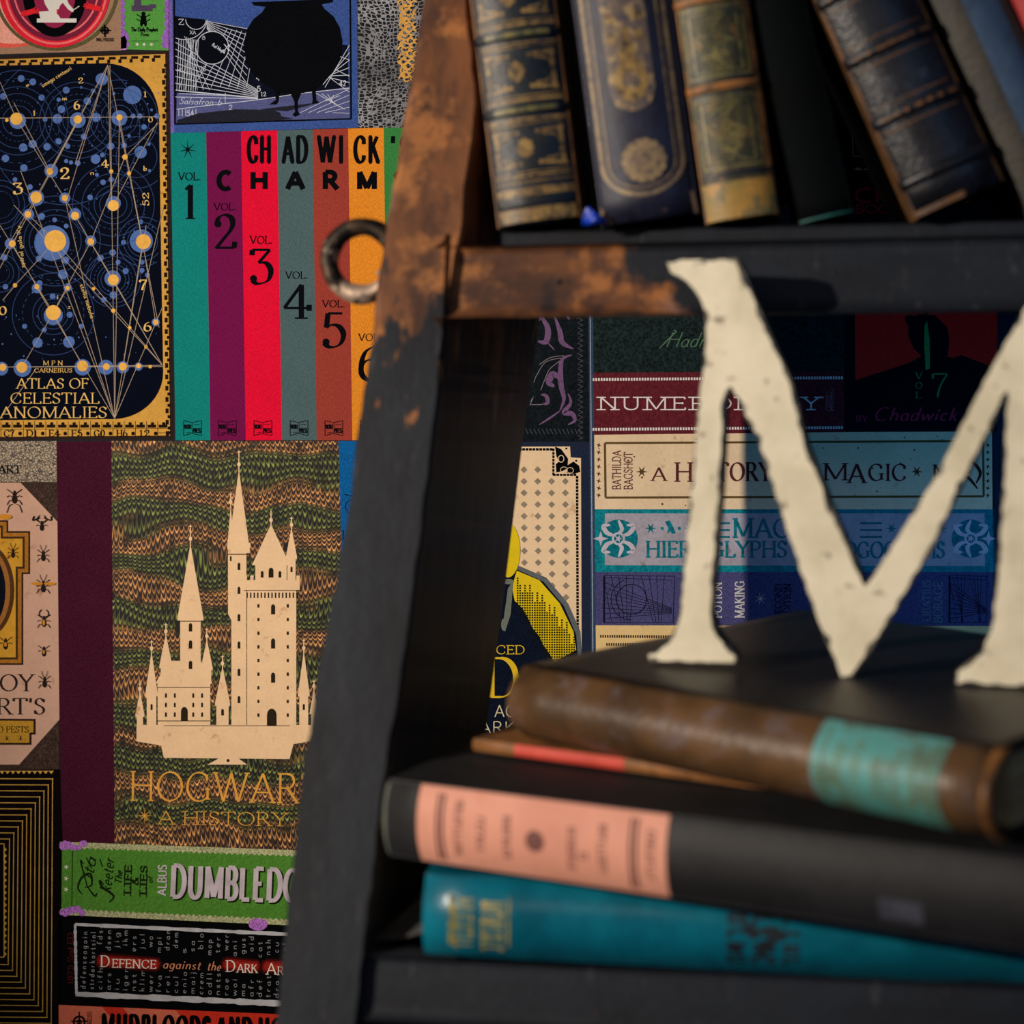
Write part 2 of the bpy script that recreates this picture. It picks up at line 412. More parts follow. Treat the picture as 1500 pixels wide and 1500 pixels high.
# --- green spine, top
c = cover('printed_spine', 'upright green spine with purple torn edges and a beetle emblem', [(177, -90), (246, -90), (247, 74), (177, 72)], P((86, 156, 70)))
d = WD(3); pts = [(177, -90)]
for i in range(33): pts.append((181+(i % 2)*3+(6 if i > 27 else 0), -90+i*5))
pts.append((177, 72)); d.poly(pts); pts = [(247, -90)]
for i in range(33): pts.append((243-(i % 2)*3-(4 if i > 27 else 0), -90+i*5))
pts.append((247, 72)); d.poly(pts); d.out('print_edge', P((150, 98, 190), .3), c)
d = WD(4); d.text('E', 196, 12, 34, 30, .30, .24, .04); d.out('lettering', P((78, 66, 92)), c)
d = WD(4); d.ell(210, 28, 4.2, 7.5); d.ell(210, 20, 3, 3); d.ell(207, 35, 2, 4); d.ell(213, 35, 2, 4)
for a, b in ((-1, 22), (1, 22), (-1, 29), (1, 29)): d.line(210+a*3, b+3, 210+a*10, b-1, 1.4)
d.text('The Daily Prophet', 192, 46, 6, 39, .2, .1, .05); d.text('Press', 206, 53, 5.5, 12, .2, .1, .05)
d.line(190, 60, 233, 60, .5); d.out('lettering', INK, c)
d = WD(4); [d.star(x, 65, 3, 5, .4) for x in (201, 211, 222)]; d.out('print_star', WHITE, c)
d = WD(3); d.poly([(177, 55), (183, 52), (186, 60), (185, 73), (177, 73)]); d.out('print_shape', P((200, 130, 220)), c)

# --- blue cover with a black cauldron
c = cover('printed_cover', 'blue cover with a black three-legged cauldron over a web of white lines', [(246, -90), (522, -90), (525, 187), (250, 195)], P((58, 84, 152), .26))
d = WD(3); d.poly([(246, -90), (251, -90), (255, 194), (250, 195)]); d.out('print_edge', P((116, 98, 176), .3), c)
d = WD(3); d.poly([(255, 23), (312, 32), (362, 41), (420, 60), (509, 66), (512, 174), (258, 181)]); d.out('print_shape', P((12, 16, 32)), c)
d = WD(4); d.poly([(259, 136), (320, 138), (378, 145), (430, 140), (512, 127), (512, 173), (258, 180)]); d.out('print_shape', P((82, 88, 138)), c)
d = WD(5)
for i in range(9): d.line(303, 31+i*1.3, 372-i*1.5, 44+i*9.5, .8)
for i in range(9): d.line(257, 62+i*10, 378, 132+i*1.6, .9)
for i in range(7): d.line(333+i*7, 42+i, 283+i*13, 128, .7)
for i in range(9): d.line(262+i*3.6, 58, 259+i*3.4, 133, .7)
for i in range(6): d.line(285-i*3, 58-i, 262+i*9, 132, .6)
d.line(262, 133, 378, 144, 1); d.line(262, 137, 330, 140, .8); d.line(330, 136, 330, 152, .8)

d.curve([(259, 160), (300, 155), (378, 146), (440, 137), (512, 129)], 1)
for i in range(6): d.line(512, 66+i*11, 476-i*3, 128-i*8+i*4, .9)
for i in range(5): d.line(462+i*9, 136+i, 505-i*7, 160-i*3, .8); d.line(440+i*12, 165, 512, 130+i*9, .7)
d.line(488, 100, 512, 112, .8); d.line(496, 82, 512, 88, .8); d.line(478, 110, 512, 135, .8)
for i in range(6): d.line(262+i*5, 160, 262+i*5, 170, .8)
d.text('Salsafron-b', 262, 152, 9, 62, .1, .06, 0, slant=.3, rot=2); d.text('Z', 261, 36, 8, 9, .1, .08, .03); d.text('IC', 294, 104, 7, 8, .12, .08, .03); d.text('12', 382, 141, 6, 8, .14, .1, .03)
d.text('4', 375, 118, 8, 6, .14, .1, 0); d.text('5', 376, 134, 8, 6, .14, .1, 0); d.text('42', 497, 126, 8, 10, .14, .1, 0); d.text('2', 335, 161, 7, 6, .12, .1, 0); d.text('X', 328, 74, 9, 8, .14, .1, .04)
d.text('Rad Magna', 312, 66, 5, 20, .12, .08, 0, rot=32); d.text('Axiom x', 258, 104, 6, 34, .1, .06, 0, slant=.3, rot=14); d.text('5A', 273, 170, 8, 12, .1, .08, .02)
d.out('print_line', P((200, 208, 225), .05, 'plain'), c)
d = WD(5.3); d.ell(311, 70, 24, n=32); d.poly([(256, 24)]+[(270+34*math.cos(R_(a)), 24+34*math.sin(R_(a))) for a in range(8, 112, 8)]); d.out('print_shape', P((9, 12, 22)), c)
d = WD(5.6); d.ring(311, 70, 24, 1.1); d.ring(287, 28, 15, 1, a0=5, a1=178); d.ring(270, 24, 34, 1, a0=8, a1=112); d.text('X', 328, 74, 9, 8, .14, .1, .04); d.text('Rad Magna', 310, 67, 5, 22, .14, .1, 0, rot=32); d.text('Z', 261, 36, 8, 9, .12, .1, .03); d.text('XA', 278, 50, 5, 9, .12, .1, .03); d.text('8', 296, 58, 5, 5, .12, .1, .03)
d.out('print_line', P((200, 208, 225), .05, 'plain'), c)
d = WD(6); d.poly([(246+13, 176), (290, 166), (345, 160), (400, 161), (410, 165), (412, 170), (430, 174), (360, 180), (259, 182)])
d.poly([(380, 160), (450, 152), (468, 150), (420, 163)]); d.out('print_shape', P((34, 35, 46)), c)
d = WD(7)
d.poly([(368, 3), (400, 2), (470, -1), (487, -3), (487, 3), (472, 6), (400, 11), (372, 8)])
d.poly([(390, 8), (470, 5), (474, 12), (488, 24), (497, 40), (501, 60), (498, 84), (488, 106), (470, 124), (446, 136), (428, 138), (408, 135), (388, 124), (370, 108), (360, 90), (357, 66), (361, 44), (371, 28), (384, 18)])
d.poly([(402, 130), (404, 146), (396, 152), (392, 153), (405, 153), (408, 148), (410, 130)])
d.poly([(424, 134), (431, 148), (432, 164), (428, 168), (432, 171), (439, 168), (436, 162), (436, 148), (442, 134)])
d.poly([(456, 126), (458, 146), (457, 152), (468, 151), (463, 146), (462, 126)])
for q in ([(254, -90), (514, -90)], [(512, -90), (514, 174)], [(514, 174), (256, 182)], [(256, 182), (254, -90)]): d.path(q, 1.8)
d.out('print_cauldron', P((8, 10, 15), .25), c)

# --- scaly dark cover with a gold chain
M = Mat('print_scales', 0.7, spec=.15); v = M.comb(M.x*225+M.noise(14, 1)*8, 0, M.z*300+M.noise(11, 1)*8)
e = M.voro(1.0, 'DISTANCE_TO_EDGE', v); e.k.node.inputs['Randomness'].default_value = .6
nn = M.noise(12, 2)
sc = M.mix(((e*-1+0.15).ss(0.0, 0.09))*((nn-0.25).clamp()*2.2).clamp(), (12, 14, 22), (170, 174, 182))
scales = M.done(sc, e, 0.3, 0.001)
c = cover('printed_cover', 'black lizard-skin cover with a gold filigree chain, beside the cauldron cover', [(523, -90), (866, -90), (866, 187), (525, 187)], scales)
d = WD(3); rr = random.Random(3)
for i in range(34):
    y = -86+i*6.1; x = 600-2+4*math.sin(i*1.9)
    d.ring(x-4+5*math.sin(i*2.4), y, 4+2*rr.random(), 2.6, n=12, a0=rr.random()*180, a1=300)
    d.curve([(x-4, y-4), (x-9+3*math.sin(i), y), (x-3, y+4), (x+3, y+2)], 1.2, 2.6, 4)
    d.curve([(x+9, y-4), (x+4, y), (x+9, y+4)], 1.5, 3.0, 4)
d.out('print_chain', P((208, 158, 78), .3, 'foil'), c)

# --- star atlas cover
c = cover('printed_cover', 'navy star-chart cover with gold suns, blue planets and a gold ruled border', [(-150, 90), (0, 83), (246, 75), (253, 642), (-150, 646)], P((46, 33, 30)))
d = WD(3); d.poly([(-150, 94), (0, 87), (242, 79), (249, 638), (-150, 641)]); d.out('print_border', GOLD, c)
d = WD(4)
navy = [(-150, 99), (0, 96), (155, 92.5)]+[(156+77*math.sin(R_(a)), 174-81*math.cos(R_(a))) for a in range(8, 91, 8)]+[(236, 380), (239, 545)]+[(165+74*math.cos(R_(a)), 545+69*math.sin(R_(a))) for a in range(8, 91, 8)]+[(-150, 617)]
d.poly(navy); d.out('print_shape', P((7, 11, 26), .25, 'plain'), c)
# dashes and rules in the border
d = WD(4)
for i in range(22):
    x = 236-i*16.4; y = 82.5+(236-x)*.035
    d.rect(x-11, y-1.5, x-1, y+2.5); d.rect(x-13.5, y+2.5, x-9, y+8)
for i in range(66):
    y = 92+i*8.3; x = 241.5+(y-80)*.0105
    if i % 2: d.rect(x-4.5, y, x, y+7)
    else: d.rect(x-1.5, y+1.5, x+2.6, y+6)
for i in range(24):
    x = 246-i*16.4
    d.rect(x-13.5, 622, x-1, 626.5); d.rect(x-8.5, 618.5, x-4, 622); d.line(x-15, 617, x-15, 640, .7)
d.line(-150, 630, 249, 627.5, .7)
for i in range(12): d.ell(228-i*33.1, 635, 2.8, n=12)
d.ell(247, 634, 2.8, n=12); d.line(232, 634, 244, 634, .8)
lab = ['12', 'H6', 'G0', 'F5', 'E4', 'D1', 'C7', 'B9', 'A3']
for i, t in enumerate(lab): d.text(t, 203.5-i*33, 639.5, 9.5, 16, .22, .09, .06)
d.out('print_dash', P((30, 20, 16), .1, 'plain'), c)
BLU = P((62, 100, 168), .2, 'foil'); BLL = P((70, 104, 160), .1, 'plain')
halo = [(26, 177, 12), (114, 176, 11.5), (175, 173, 11.5), (75, 250, 10), (53, 290, 11.5), (95, 290, 8), (166, 298, 11), (76, 356, 26), (207, 353, 17), (15, 357, 8), (133, 353, 8), (110, 314, 9), (42, 314, 8), (165, 408, 12), (78, 462, 14), (54, 422, 7.5), (99, 421, 6), (33, 539, 13), (2, 540, 10), (121, 538, 12), (155, 538, 11), (180, 538, 9), (203, 537, 6), (228, 472, 6)]
blues = [(194, 139, 13.5), (149, 116, 9), (206, 223, 9), (141, 172, 6.5), (84, 174, 7), (128, 148, 5.5), (97, 132, 5), (90, 160, 5.5), (61, 143, 4.5), (48, 120, 5), (31, 115, 5), (5, 141, 5), (86, 207, 4.6), (69, 215, 5.4), (48, 211, 6), (34, 216, 6), (8, 232, 5.4), (35, 246, 5.4), (140, 233, 7), (162, 214, 5.4), (123, 200, 4.6), (114, 239, 4), (99, 214, 4), (182, 213, 4), (211, 186, 4), (150, 227, 3.4), (205, 170, 4), (195, 170, 3.6), (22, 263, 3.4), (44, 274, 4), (151, 267, 4), (132, 289, 4), (92, 402, 7), (55, 502, 7.5), (101, 501, 8.5), (165, 370, 4.8), (173, 384, 3.6), (184, 397, 4.4), (147, 378, 5), (181, 355, 3.6), (206, 325, 3.6), (208, 384, 3.6), (208, 396, 3.6), (166, 432, 5.4), (102, 461, 4.4), (77, 434, 4.2), (58, 415, 4.4), (57, 379, 4.6), (96, 381, 5.2), (6, 377, 5), (119, 478, 3.6), (36, 478, 3.6), (65, 483, 3.4), (152, 439, 4), (216, 403, 3.6), (97, 331, 3.4), (80, 322, 3.4), (61, 317, 5), (8, 420, 4), (104, 238, 3), (97, 236, 3), (86, 146, 3), (189, 199, 2.4), (222, 161, 2), (218, 211, 2.6), (219, 250, 2.2), (142, 256, 2.8), (215, 354, 2.2), (163, 263, 4), (66, 175, 3.4), (119, 128, 1.8), (136, 133, 3), (167, 137, 2), (230, 170, 4)]
rr = random.Random(11)
d = WD(5)
for x, y, r in halo+blues: d.ell(x, y, r, n=22)
for i in range(190):
    x, y = rr.uniform(-140, 232), rr.uniform(104, 530)
    d.ell(x, y, rr.choice((.6, .8, 1.0, 1.3)), n=6)
d.out('print_planet', BLU, c)
d = WD(5.5)
rings = [(26, 177, (22, 30, 40, 50, 62, 74)), (114, 176, (16, 22, 30, 38, 48, 56)), (175, 173, (19, 27, 36, 44, 56)), (166, 300, (20, 28, 36, 46, 60)), (81, 353, (30, 38, 46, 58, 66)), (209, 354, (22, 28, 36)), (166, 410, (18, 23, 28, 34, 40)), (78, 460, (17, 22, 30, 45, 60)), (0, 300, (20, 28, 36)), (0, 400, (14, 20, 28)), (95, 190, (110,)), (200, 230, (30, 46))]
for x, y, rs in rings:
    for k, r in enumerate(rs):
        P_ = []
        for a in range(0, 361, 6):
            q = (x+r*math.cos(R_(a)), y+r*math.sin(R_(a)))
            if -145 < q[0] < 232 and 97 < q[1] < 612 and not (q[0] > 190 and q[1] < 125): P_.append(q)
            else:
                if len(P_) > 1: d.strip(P_, [.8]*len(P_))
                P_ = []
        if len(P_) > 1:
            if (k+int(x)) % 3 == 0:
                for i in range(0, len(P_)-1, 2): d.line(*P_[i], *P_[i+1], .7)
            else: d.strip(P_, [.75]*len(P_))
d.out('print_orbit', P((52, 76, 126), .1, 'plain'), c)
d = WD(6)
A1, A2, A3 = (158, 95), (168, 613), (238, 535)
for q in ((-20, 430), (53, 289), (99, 290), (163, 300), (233, 480), (110, 240)):
    k = 1.0; d.line(*A1, q[0], q[1], .8)
for q in ((30, 250), (53, 420), (161, 95), (81, 353), (95, 290), (214, 330), (238, 450), (175, 173), (240, 300)): d.line(*A2, *q, .8)
for q in ((81, 353), (20, 300), (166, 410), (-20, 538), (110, 316)): d.line(*A3, *q, .8)
d.line(-150, 174.5, 232, 171, .9); d.line(-150, 538, 240, 537, .9)
for q in (((24, 174), (110, 316)), ((73, 251), (114, 175)), ((73, 251), (20, 150)), ((53, 289), (114, 176)), ((53, 289), (0, 380)), ((0, 330), (78, 458)), ((78, 458), (121, 536)), ((78, 458), (133, 354)), ((133, 354), (183, 230)), ((183, 230), (232, 180)), ((166, 300), (230, 180)), ((110, 316), (166, 410)), ((209, 354), (175, 173)), ((209, 354), (180, 537)), ((209, 354), (228, 472)), ((32, 538), (99, 422)), ((0, 614), (53, 540)), ((22, 418), (81, 353)), ((4, 440), (22, 418)), ((0, 120), (24, 174)), ((42, 314), (18, 357)), ((18, 357), (54, 420)), ((54, 420), (78, 458)), ((41, 314), (81, 353))): d.line(*q[0], *q[1], .8)
d.out('print_line', P((170, 152, 132), .1, 'plain'), c)
d = WD(7)
for x, y, r in [(24, 174, 9), (114, 175, 6), (175, 172, 4.5), (73, 251, 5), (53, 289, 8.5), (95, 290, 4.6), (166, 301, 8), (183, 230, 4), (163, 251, 3), (189, 254, 3), (81, 353, 16), (210, 354, 11), (41, 314, 5), (110, 316, 6), (18, 357, 5), (133, 354, 5), (166, 410, 8), (78, 458, 11), (54, 420, 3.8), (99, 422, 3.2), (22, 418, 3.2), (32, 538, 8), (4, 538, 5.4), (121, 536, 8), (156, 537, 5), (180, 537, 6), (203, 536, 3.6), (220, 537, 2.6), (228, 472, 4), (166, 455, 3.2), (190, 480, 2.6), (214, 508, 2.6), (137, 423, 2.6), (10, 176, 2.6)]: d.ell(x, y, r, n=24)
d.out('print_sun', P((232, 178, 84), .25, 'aged'), c)
d = WD(8)
for t, x, y, h, w_ in (('2', 87, 262, 16, 15), ('3', 18, 284, 16, 16), ('6', 108, 160, 12, 9), ('2', 114, 122, 8, 8), ('4', 148, 245, 11, 11), ('0', -2, 461, 12, 12), ('7', 204, 425, 15, 12), ('6', 210, 485, 13, 12), ('1', 210, 142, 8, 5), ('0', 217, 179, 7, 7), ('m', 91, 147, 6, 7), ('n', 132, 256, 6, 6), ('b', 210, 250, 7, 5), ('1', 48, 169, 7, 4), ('e', 38, 127, 6, 5), ('z', 99, 452, 6, 5), ('i', 83, 438, 6, 3)):
    d.text(t, x, y, h, w_, .22, .06, .07)
d.text('52', 218, 302, 9, 20, .2, .07, .05, rot=-90)
d.text('M P N', 63, 535, 6.5, 29, .14, .05, .06); d.text('CARNEIRUS', 50, 545.5, 6, 56, .15, .05, .06)
d.text('ATLAS OF', 24, 569, 14.5, 106, .13, .035, .07); d.text('CELESTIAL', 15, 591, 15.5, 131, .13, .035, .07); d.text('ANOMALIES', 0, 612, 16, 157, .13, .035, .07)
d.text('omega centauri', 63, 128, 6, 50, .16, .08, 0, rot=-32); d.text('spiral gala Xy', 36, 392, 6, 62, .16, .08, 0, rot=-96); d.text('stella nebula', 117, 417, 6, 52, .16, .08, 0, rot=72)
d.out('lettering', GOLDT, c)

# --- seven coloured spines
tx = [250, 302, 353, 406, 458, 510, 562, 614, 666]; bx_ = [257, 308, 360, 413, 464, 516, 568, 620, 672]
vc = [((18, 128, 124), 'teal'), ((112, 20, 74), 'plum'), ((222, 18, 54), 'bright red'), ((76, 100, 104), 'slate grey'), ((152, 62, 52), 'brick'), ((222, 138, 42), 'orange'), ((56, 128, 66), 'green'), ((120, 40, 90), 'violet')]
T1 = {2: ('CH', 360, 398), 3: ('AD', 411, 452), 4: ('WI', 463, 505), 5: ('CK', 516, 557), 6: ("'S", 570, 604)}
T2 = {1: ('C', 316, 342), 2: ('H', 364, 394), 3: ('A', 416, 448), 4: ('R', 470, 498), 5: ('M', 520, 554), 6: ('S', 574, 604)}
vol = [('1', 261, 253, 264, 269, 287, 271, 320), ('2', 313, 298, 308, 312, 347, 315, 365), ('3', 366, 346, 357, 364, 401, 365, 415), ('4', 418, 398, 408, 414, 455, 417, 466), ('5', 472, 440, 450, 470, 507, 458, 508), ('6', 525, 489, 499, 524, 560, 507, 557), ('7', 578, 538, 548, 577, 610, 556, 606), None]
for i in range(8):
    yt = lambda x: 195-(x-250)*.026
    c = cover('printed_spine', '%s spine, %s of the row of plain coloured spines' % (vc[i][1], ['first', 'second', 'third', 'fourth', 'fifth', 'sixth', 'seventh', 'eighth'][i]), [(tx[i], yt(tx[i])), (tx[i+1], yt(tx[i+1])), (bx_[i+1], 645), (bx_[i], 645)], P(vc[i][0], .15))
    d = WD(3)
    if i in T1:
        t, a, b = T1[i]; d.text(t, a+3, 238, 38, b-a-5, .165, .10, .03, sp=.28)
    if i in T2:
        t, a, b = T2[i]; d.text(t, a+3, 277, 25, b-a-5, .31, .27, 0)
    if vol[i]:
        t, vx, vy0, vy1, a, b, y0, y1 = vol[i]
        d.text('VOL.', vx, vy1, vy1-vy0, 33, .16, .10, .05); d.text(t, a, y1, y1-y0, b-a, .17, .045, .08)
    if i == 0: d.star(275, 219, 14, 7, .16, .2)
    x = bx_[i]+12; 
    d.path([(x, 616), (x+12, 619), (x+26, 616), (x+26, 638), (x+12, 635), (x, 638)], 1, True); d.line(x+13, 619, x+13, 636, .7)
    d.line(x+15, 622, x+23, 621.5, .8); d.line(x+4, 634, x+11, 633.5, .8)
    d.text('WORLE', x+1, 628, 6, 11, .2, .12, 0); d.text('PRESS', x+14, 634, 6.5, 11, .2, .12, 0)
    d.out('lettering', P((9, 10, 16), .1, 'plain'), c)

# --- snakeskin strip and insect cover, left
M = Mat('print_snakeskin', 0.6); v = M.comb(M.x*320, 0, M.z*430); e = M.voro(1.0, 'DISTANCE_TO_EDGE', v)
skin = M.done(M.mix(e.ss(0.02, 0.22), (46, 36, 30), (176, 156, 130)), e, 0.3)
c = cover('printed_spine', 'pale snakeskin strip with dark lettering above the insect cover', [(-150, 647), (83, 646), (83, 706), (-150, 706)], skin)
d = WD(3); d.text('ART', -3, 693, 11, 34, .2, .08, .08); d.out('lettering', INK, c)
c = cover('printed_cover', 'dark cover with a pink eight-sided panel of insects around a gold frame', [(-150, 706), (84, 706), (87, 1127), (-150, 1129)], P((58, 44, 38), .3, 'leather'))
d = WD(3); d.poly([(-150, 707), (30, 707), (84, 764), (87, 1054), (28, 1120), (-150, 1120)]); d.out('print_panel', P((196, 156, 134), .12, 'aged'), c)
def stepped(k): return [(-100, 762+k), (12-k, 762+k), (12-k, 778+k), (44-k, 778+k), (44-k, 841-k), (34-k, 841-k), (34-k, 974-k), (-100, 974-k)]
for L_, k, m in ((4, 0, P((44, 28, 18))), (5, 2.5, P((160, 104, 38), .2)), (6, 8, P((62, 42, 26))), (7, 11, P((196, 144, 48), .2, 'aged'))):
    d = WD(L_); d.poly(stepped(k)); d.out('print_frame', m, c)
d = WD(7.5); d.ell(-19, 865, 40, 68, 40); d.out('print_frame', P((78, 50, 28)), c)
d = WD(8); d.ell(-21, 865, 36, 63, 40); d.out('print_frame', P((150, 98, 48)), c)
d = WD(9); d.ell(-23, 865, 31, 57, 40); d.out('print_shape', P((14, 18, 28)), c)
def insect(d, x, y, s, legs=3, horn=0, ant=1):
    d.ell(x, y+2*s, 3*s, 5*s, 14); d.ell(x, y-4*s, 2.2*s, 2.4*s, 12); d.ell(x, y-7*s, 1.4*s, 1.6*s, 10)
    for sd in (-1, 1):
        for k in range(legs):
            yy = y-5*s+k*4.2*s; ex = x+sd*9*s; ey = yy+(k-1)*5*s
            d.path([(x+sd*2*s, yy), (x+sd*6*s, yy+(k-1)*1.5*s-1.5*s), (ex, ey)], .9*s)
        if ant: d.curve([(x+sd*1*s, y-8*s), (x+sd*3*s, y-12*s), (x+sd*4.5*s, y-17*s)], .7*s)
        if horn: d.curve([(x+sd*1.5*s, y-7*s), (x+sd*6*s, y-9*s), (x+sd*6*s, y-14*s), (x+sd*3*s, y-17*s)], 1.2*s)
d = WD(10)
insect(d, 21, 729, 1.25, 4, 0, 0); insect(d, 61, 771, .95, 2, 1, 0); insect(d, 63, 815, 1, 3); insect(d, 63, 860, 1.1, 3, 0, 1); insect(d, 64, 911, 1.05, 3, 1, 0); insect(d, 64, 955, .95, 2, 0, 0); insect(d, 65, 1000, 1, 3, 0, 1); insect(d, 19, 811, .9, 3); insect(d, 8, 944, 1.1, 2, 0, 0)
d.curve([(58, 758), (48, 762), (50, 756)], 2); d.curve([(64, 758), (74, 762), (75, 756)], 2)
d.text('OY', -1, 1012, 24, 50, .11, .035, .08); d.text("RT'S", -5, 1046, 23, 71, .12, .035, .08)
d.out('print_insect', P((38, 28, 24), .1, 'plain'), c)
d = WD(11); [d.ell(*q, 12) for q in ((64, 912, 2, 4.5), (54, 855, 9, 2.4), (73, 855, 9, 2.4), (8, 944, 2, 3.5), (64, 955, 1.6, 3), (6, 757, 12, 4))]; d.out('print_wing', P((196, 130, 42), .2, 'aged'), c)
d = WD(5); d.poly([(-100, 1052), (52, 1053), (52, 1076), (46, 1076), (46, 1091), (-100, 1091)]); d.out('print_frame', P((44, 30, 20)), c)
d = WD(6); d.poly([(-100, 1055), (49, 1056), (49, 1073), (43, 1073), (43, 1088), (-100, 1088)]); d.out('print_frame', P((176, 132, 44)), c)
d = WD(7); d.text('D PESTS', -3, 1073, 9, 45, .14, .05, .05); [insect(d, q, 1082, .35, 3) for q in (10, 30)]; d.out('lettering', INK, c)
for sy, m in ((0, 0),):
    d = WD(3.2); rr = random.Random(5)
    for i in range(170):
        x, y = rr.uniform(36, 85), rr.uniform(708, 764)
        if y < 700+(x-30)*1.08+2: d.ell(x, y, .5, n=5)
        y = 1127-(y-707)
        if y > 1122-(x-30)*1.1+4: d.ell(x, y, .5, n=5)
    d.out('print_dots', P((120, 96, 84)), c)

# --- plum strip and marbled cover with a castle
c = cover('printed_spine', 'plain dark plum cloth spine strip beside the marbled cover', [(83, 647), (163, 646), (168, 1242), (90, 1234)], P((64, 20, 40), .3))
M = Mat('print_marbled', 0.7); U = 0.000708
X_ = M.x*(1/U); Y_ = M.z*(-1/U)
n1 = M.noise(1, 1, .5, M.comb(X_*(1/130), 0, Y_*(1/90)))
warp = (n1-0.5)*90.0+(X_*(1/52)).sin()*3.0
fu = ((X_+(M.noise(1, 0, .5, M.comb(0, 3, Y_*(1/40)))-0.5)*18)*(1/7.4)).fr()-0.5
v2 = Y_+warp+(fu*2).abs().pw(2.4)*7.5
tip = ((fu*2).abs()*-1+1).clamp()
jit = ((X_*(1/7.4)).fl()*12.9898).sin()*0.9
def rowb(p, c0, w_): return (((v2+jit)*(1/p)).fr()-c0).abs()*(-1/w_)+1
b1 = rowb(9.8, .5, .30).clamp(); b2 = rowb(5.2, .5, .34).clamp()
hs = ((v2+jit)*(6.283/74)+M.noise(1, 2, .5, M.comb(X_*(1/200), 9, Y_*(1/70)))*5.0).sin()
cb = M.mix((b1*(tip*0.7+0.2)).clamp(), (4, 5, 8), (150, 162, 78))
co_ = M.mix(b1, (42, 22, 16), (200, 140, 82)); co_ = M.mix((b1*tip-0.55).clamp()*1.6, co_, (240, 200, 104))
cdn = M.mix((b2*(tip*0.6+0.4)).clamp(), (18, 13, 9), (150, 120, 58))
mc = M.mix(hs.ss(-.22, -.08), cb, cdn); mc = M.mix(hs.ss(.26, .40), mc, co_)
cell = M.noise(1, 0, .5, M.comb((X_*(1/7.4)).fl()*3.7, 5.5, ((v2+jit)*(1/9.8)).fl()*2.9))
marbled = M.done(M.scale(mc, (cell-0.5)*2.2+(M.noise(55, 3)-0.5)*1.4+0.95))
c = cover('printed_cover', 'marbled feather-pattern cover with a pale paper-cut castle and gold title', [(163, 646), (496, 646), (512, 1256), (168, 1242)], marbled)
d = WD(4)
def spire(d, x, y0, w, y1, fin=20):           # roof from base y0 to tip y1 with a ball finial
    d.poly([(x-w/2, y0), (x, y1), (x+w/2, y0)]); d.line(x, y1+4, x, y1-fin, 1.5)
    d.ell(x, y1-fin*.3, 2.6, 3.2, 10); d.star(x, y1-fin, 3.2, 4, .35)
def tower(d, x, y0, w, y1, h, fin=14, rim=2):  # shaft with a pointed roof of height h
    d.rect(x-w/2, y1, x+w/2, y0); d.rect(x-w/2-rim, y1-1, x+w/2+rim, y1+4); spire(d, x, y1, w+2*rim, y1-h, fin)
def battlement(d, x0, x1, y, k, h=7):
    w_ = (x1-x0)/(2*k-1)
    for i_ in range(k): d.rect(x0+2*i_*w_, y-h, x0+(2*i_+1)*w_, y+1)
d.poly([(200, 1062), (464, 1062), (464, 1084), (430, 1090), (424, 1112), (240, 1110), (236, 1092), (200, 1086)])
d.poly([(326, 1108), (345, 1108), (362, 1120), (304, 1120)])
d.rect(231, 1000, 308, 1063); d.poly([(228, 1001), (246, 968), (294, 968), (311, 1001)]); battlement(d, 231, 308, 1002, 9, 5)
tower(d, 279, 1002, 30, 905, 108, 26, 4); tower(d, 243, 1002, 15, 975, 46); tower(d, 303, 1002, 13, 978, 42)
tower(d, 222, 1063, 14, 1016, 62, 14); tower(d, 205, 1063, 9, 1046, 34, 10)
tower(d, 326, 1063, 18, 1030, 54, 14)
tower(d, 350, 1063, 22, 806, 118, 26, 5); battlement(d, 333, 367, 802, 5)
tower(d, 338, 900, 8, 800, 60, 16, 1); d.poly([(334, 899), (342, 899), (342, 915)])
d.rect(362, 862, 434, 1063); d.rect(357, 850, 439, 864); battlement(d, 357, 439, 851, 9, 8)
d.rect(374, 826, 420, 851); d.poly([(369, 828), (397, 768), (425, 828)]); d.line(397, 772, 397, 748, 1.6); d.ell(397, 762, 2.6, 3.4)
tower(d, 427, 862, 12, 815, 42, 14, 2)
tower(d, 445, 1063, 13, 1016, 62, 16); tower(d, 460, 1063, 8, 1042, 34, 10)
castle = d.out('print_castle', CREAM, c)
d = WD(5)
def arch(x, y, w_, h_): d.rect(x-w_/2, y-h_, x+w_/2, y); d.ell(x, y-h_, w_/2, w_/2*1.3, 12)
for x in (243, 256, 283, 296):
    for y in (1022, 1036, 1050): arch(x, y, 2.8, 5)
d.line(231, 1007, 308, 1007, 1.1); d.line(231, 1056, 308, 1056, 1.1); arch(270, 1056, 10, 14)
for y in (925, 950, 980): arch(279, y, 5, 9)
d.line(260, 910, 298, 910, 1.2); d.line(333, 812, 367, 812, 1.4)
for y in (835, 870, 910, 950, 990, 1030): arch(350, y, 4, 8)
for y in range(885, 1050, 20): d.rect(377, y, 380, y+5); d.rect(420, y, 423, y+5)
for y in (900, 950, 1000): arch(400, y, 6, 11)
for i in range(15): d.rect(361+i*5.2, 868, 363+i*5.2, 876)
d.line(357, 865, 439, 865, 1.2); arch(397, 846, 7, 10); arch(384, 846, 4, 7); arch(410, 846, 4, 7)
arch(326, 1048, 4, 7); arch(338, 822, 2.4, 6); arch(427, 838, 3, 6); arch(445, 1040, 3, 7); arch(222, 1040, 3, 7); d.ell(334, 1114, 2.2); arch(398, 1063, 14, 16)
d.line(424, 1063, 240, 1063, .9)
d.out('print_detail', P((44, 36, 26), .2, 'plain'), c)
d = WD(4)
tt = d.text('HOGWARTS', 189, 1172, 42, 312, .085, .045, .05, rot=.9)
d.text('A HISTORY', 231, 1207, 19, 190, .10, .045, .10, rot=.9); d.star(212, 1195, 13, 8, .14); d.star(444, 1200, 13, 8, .14)
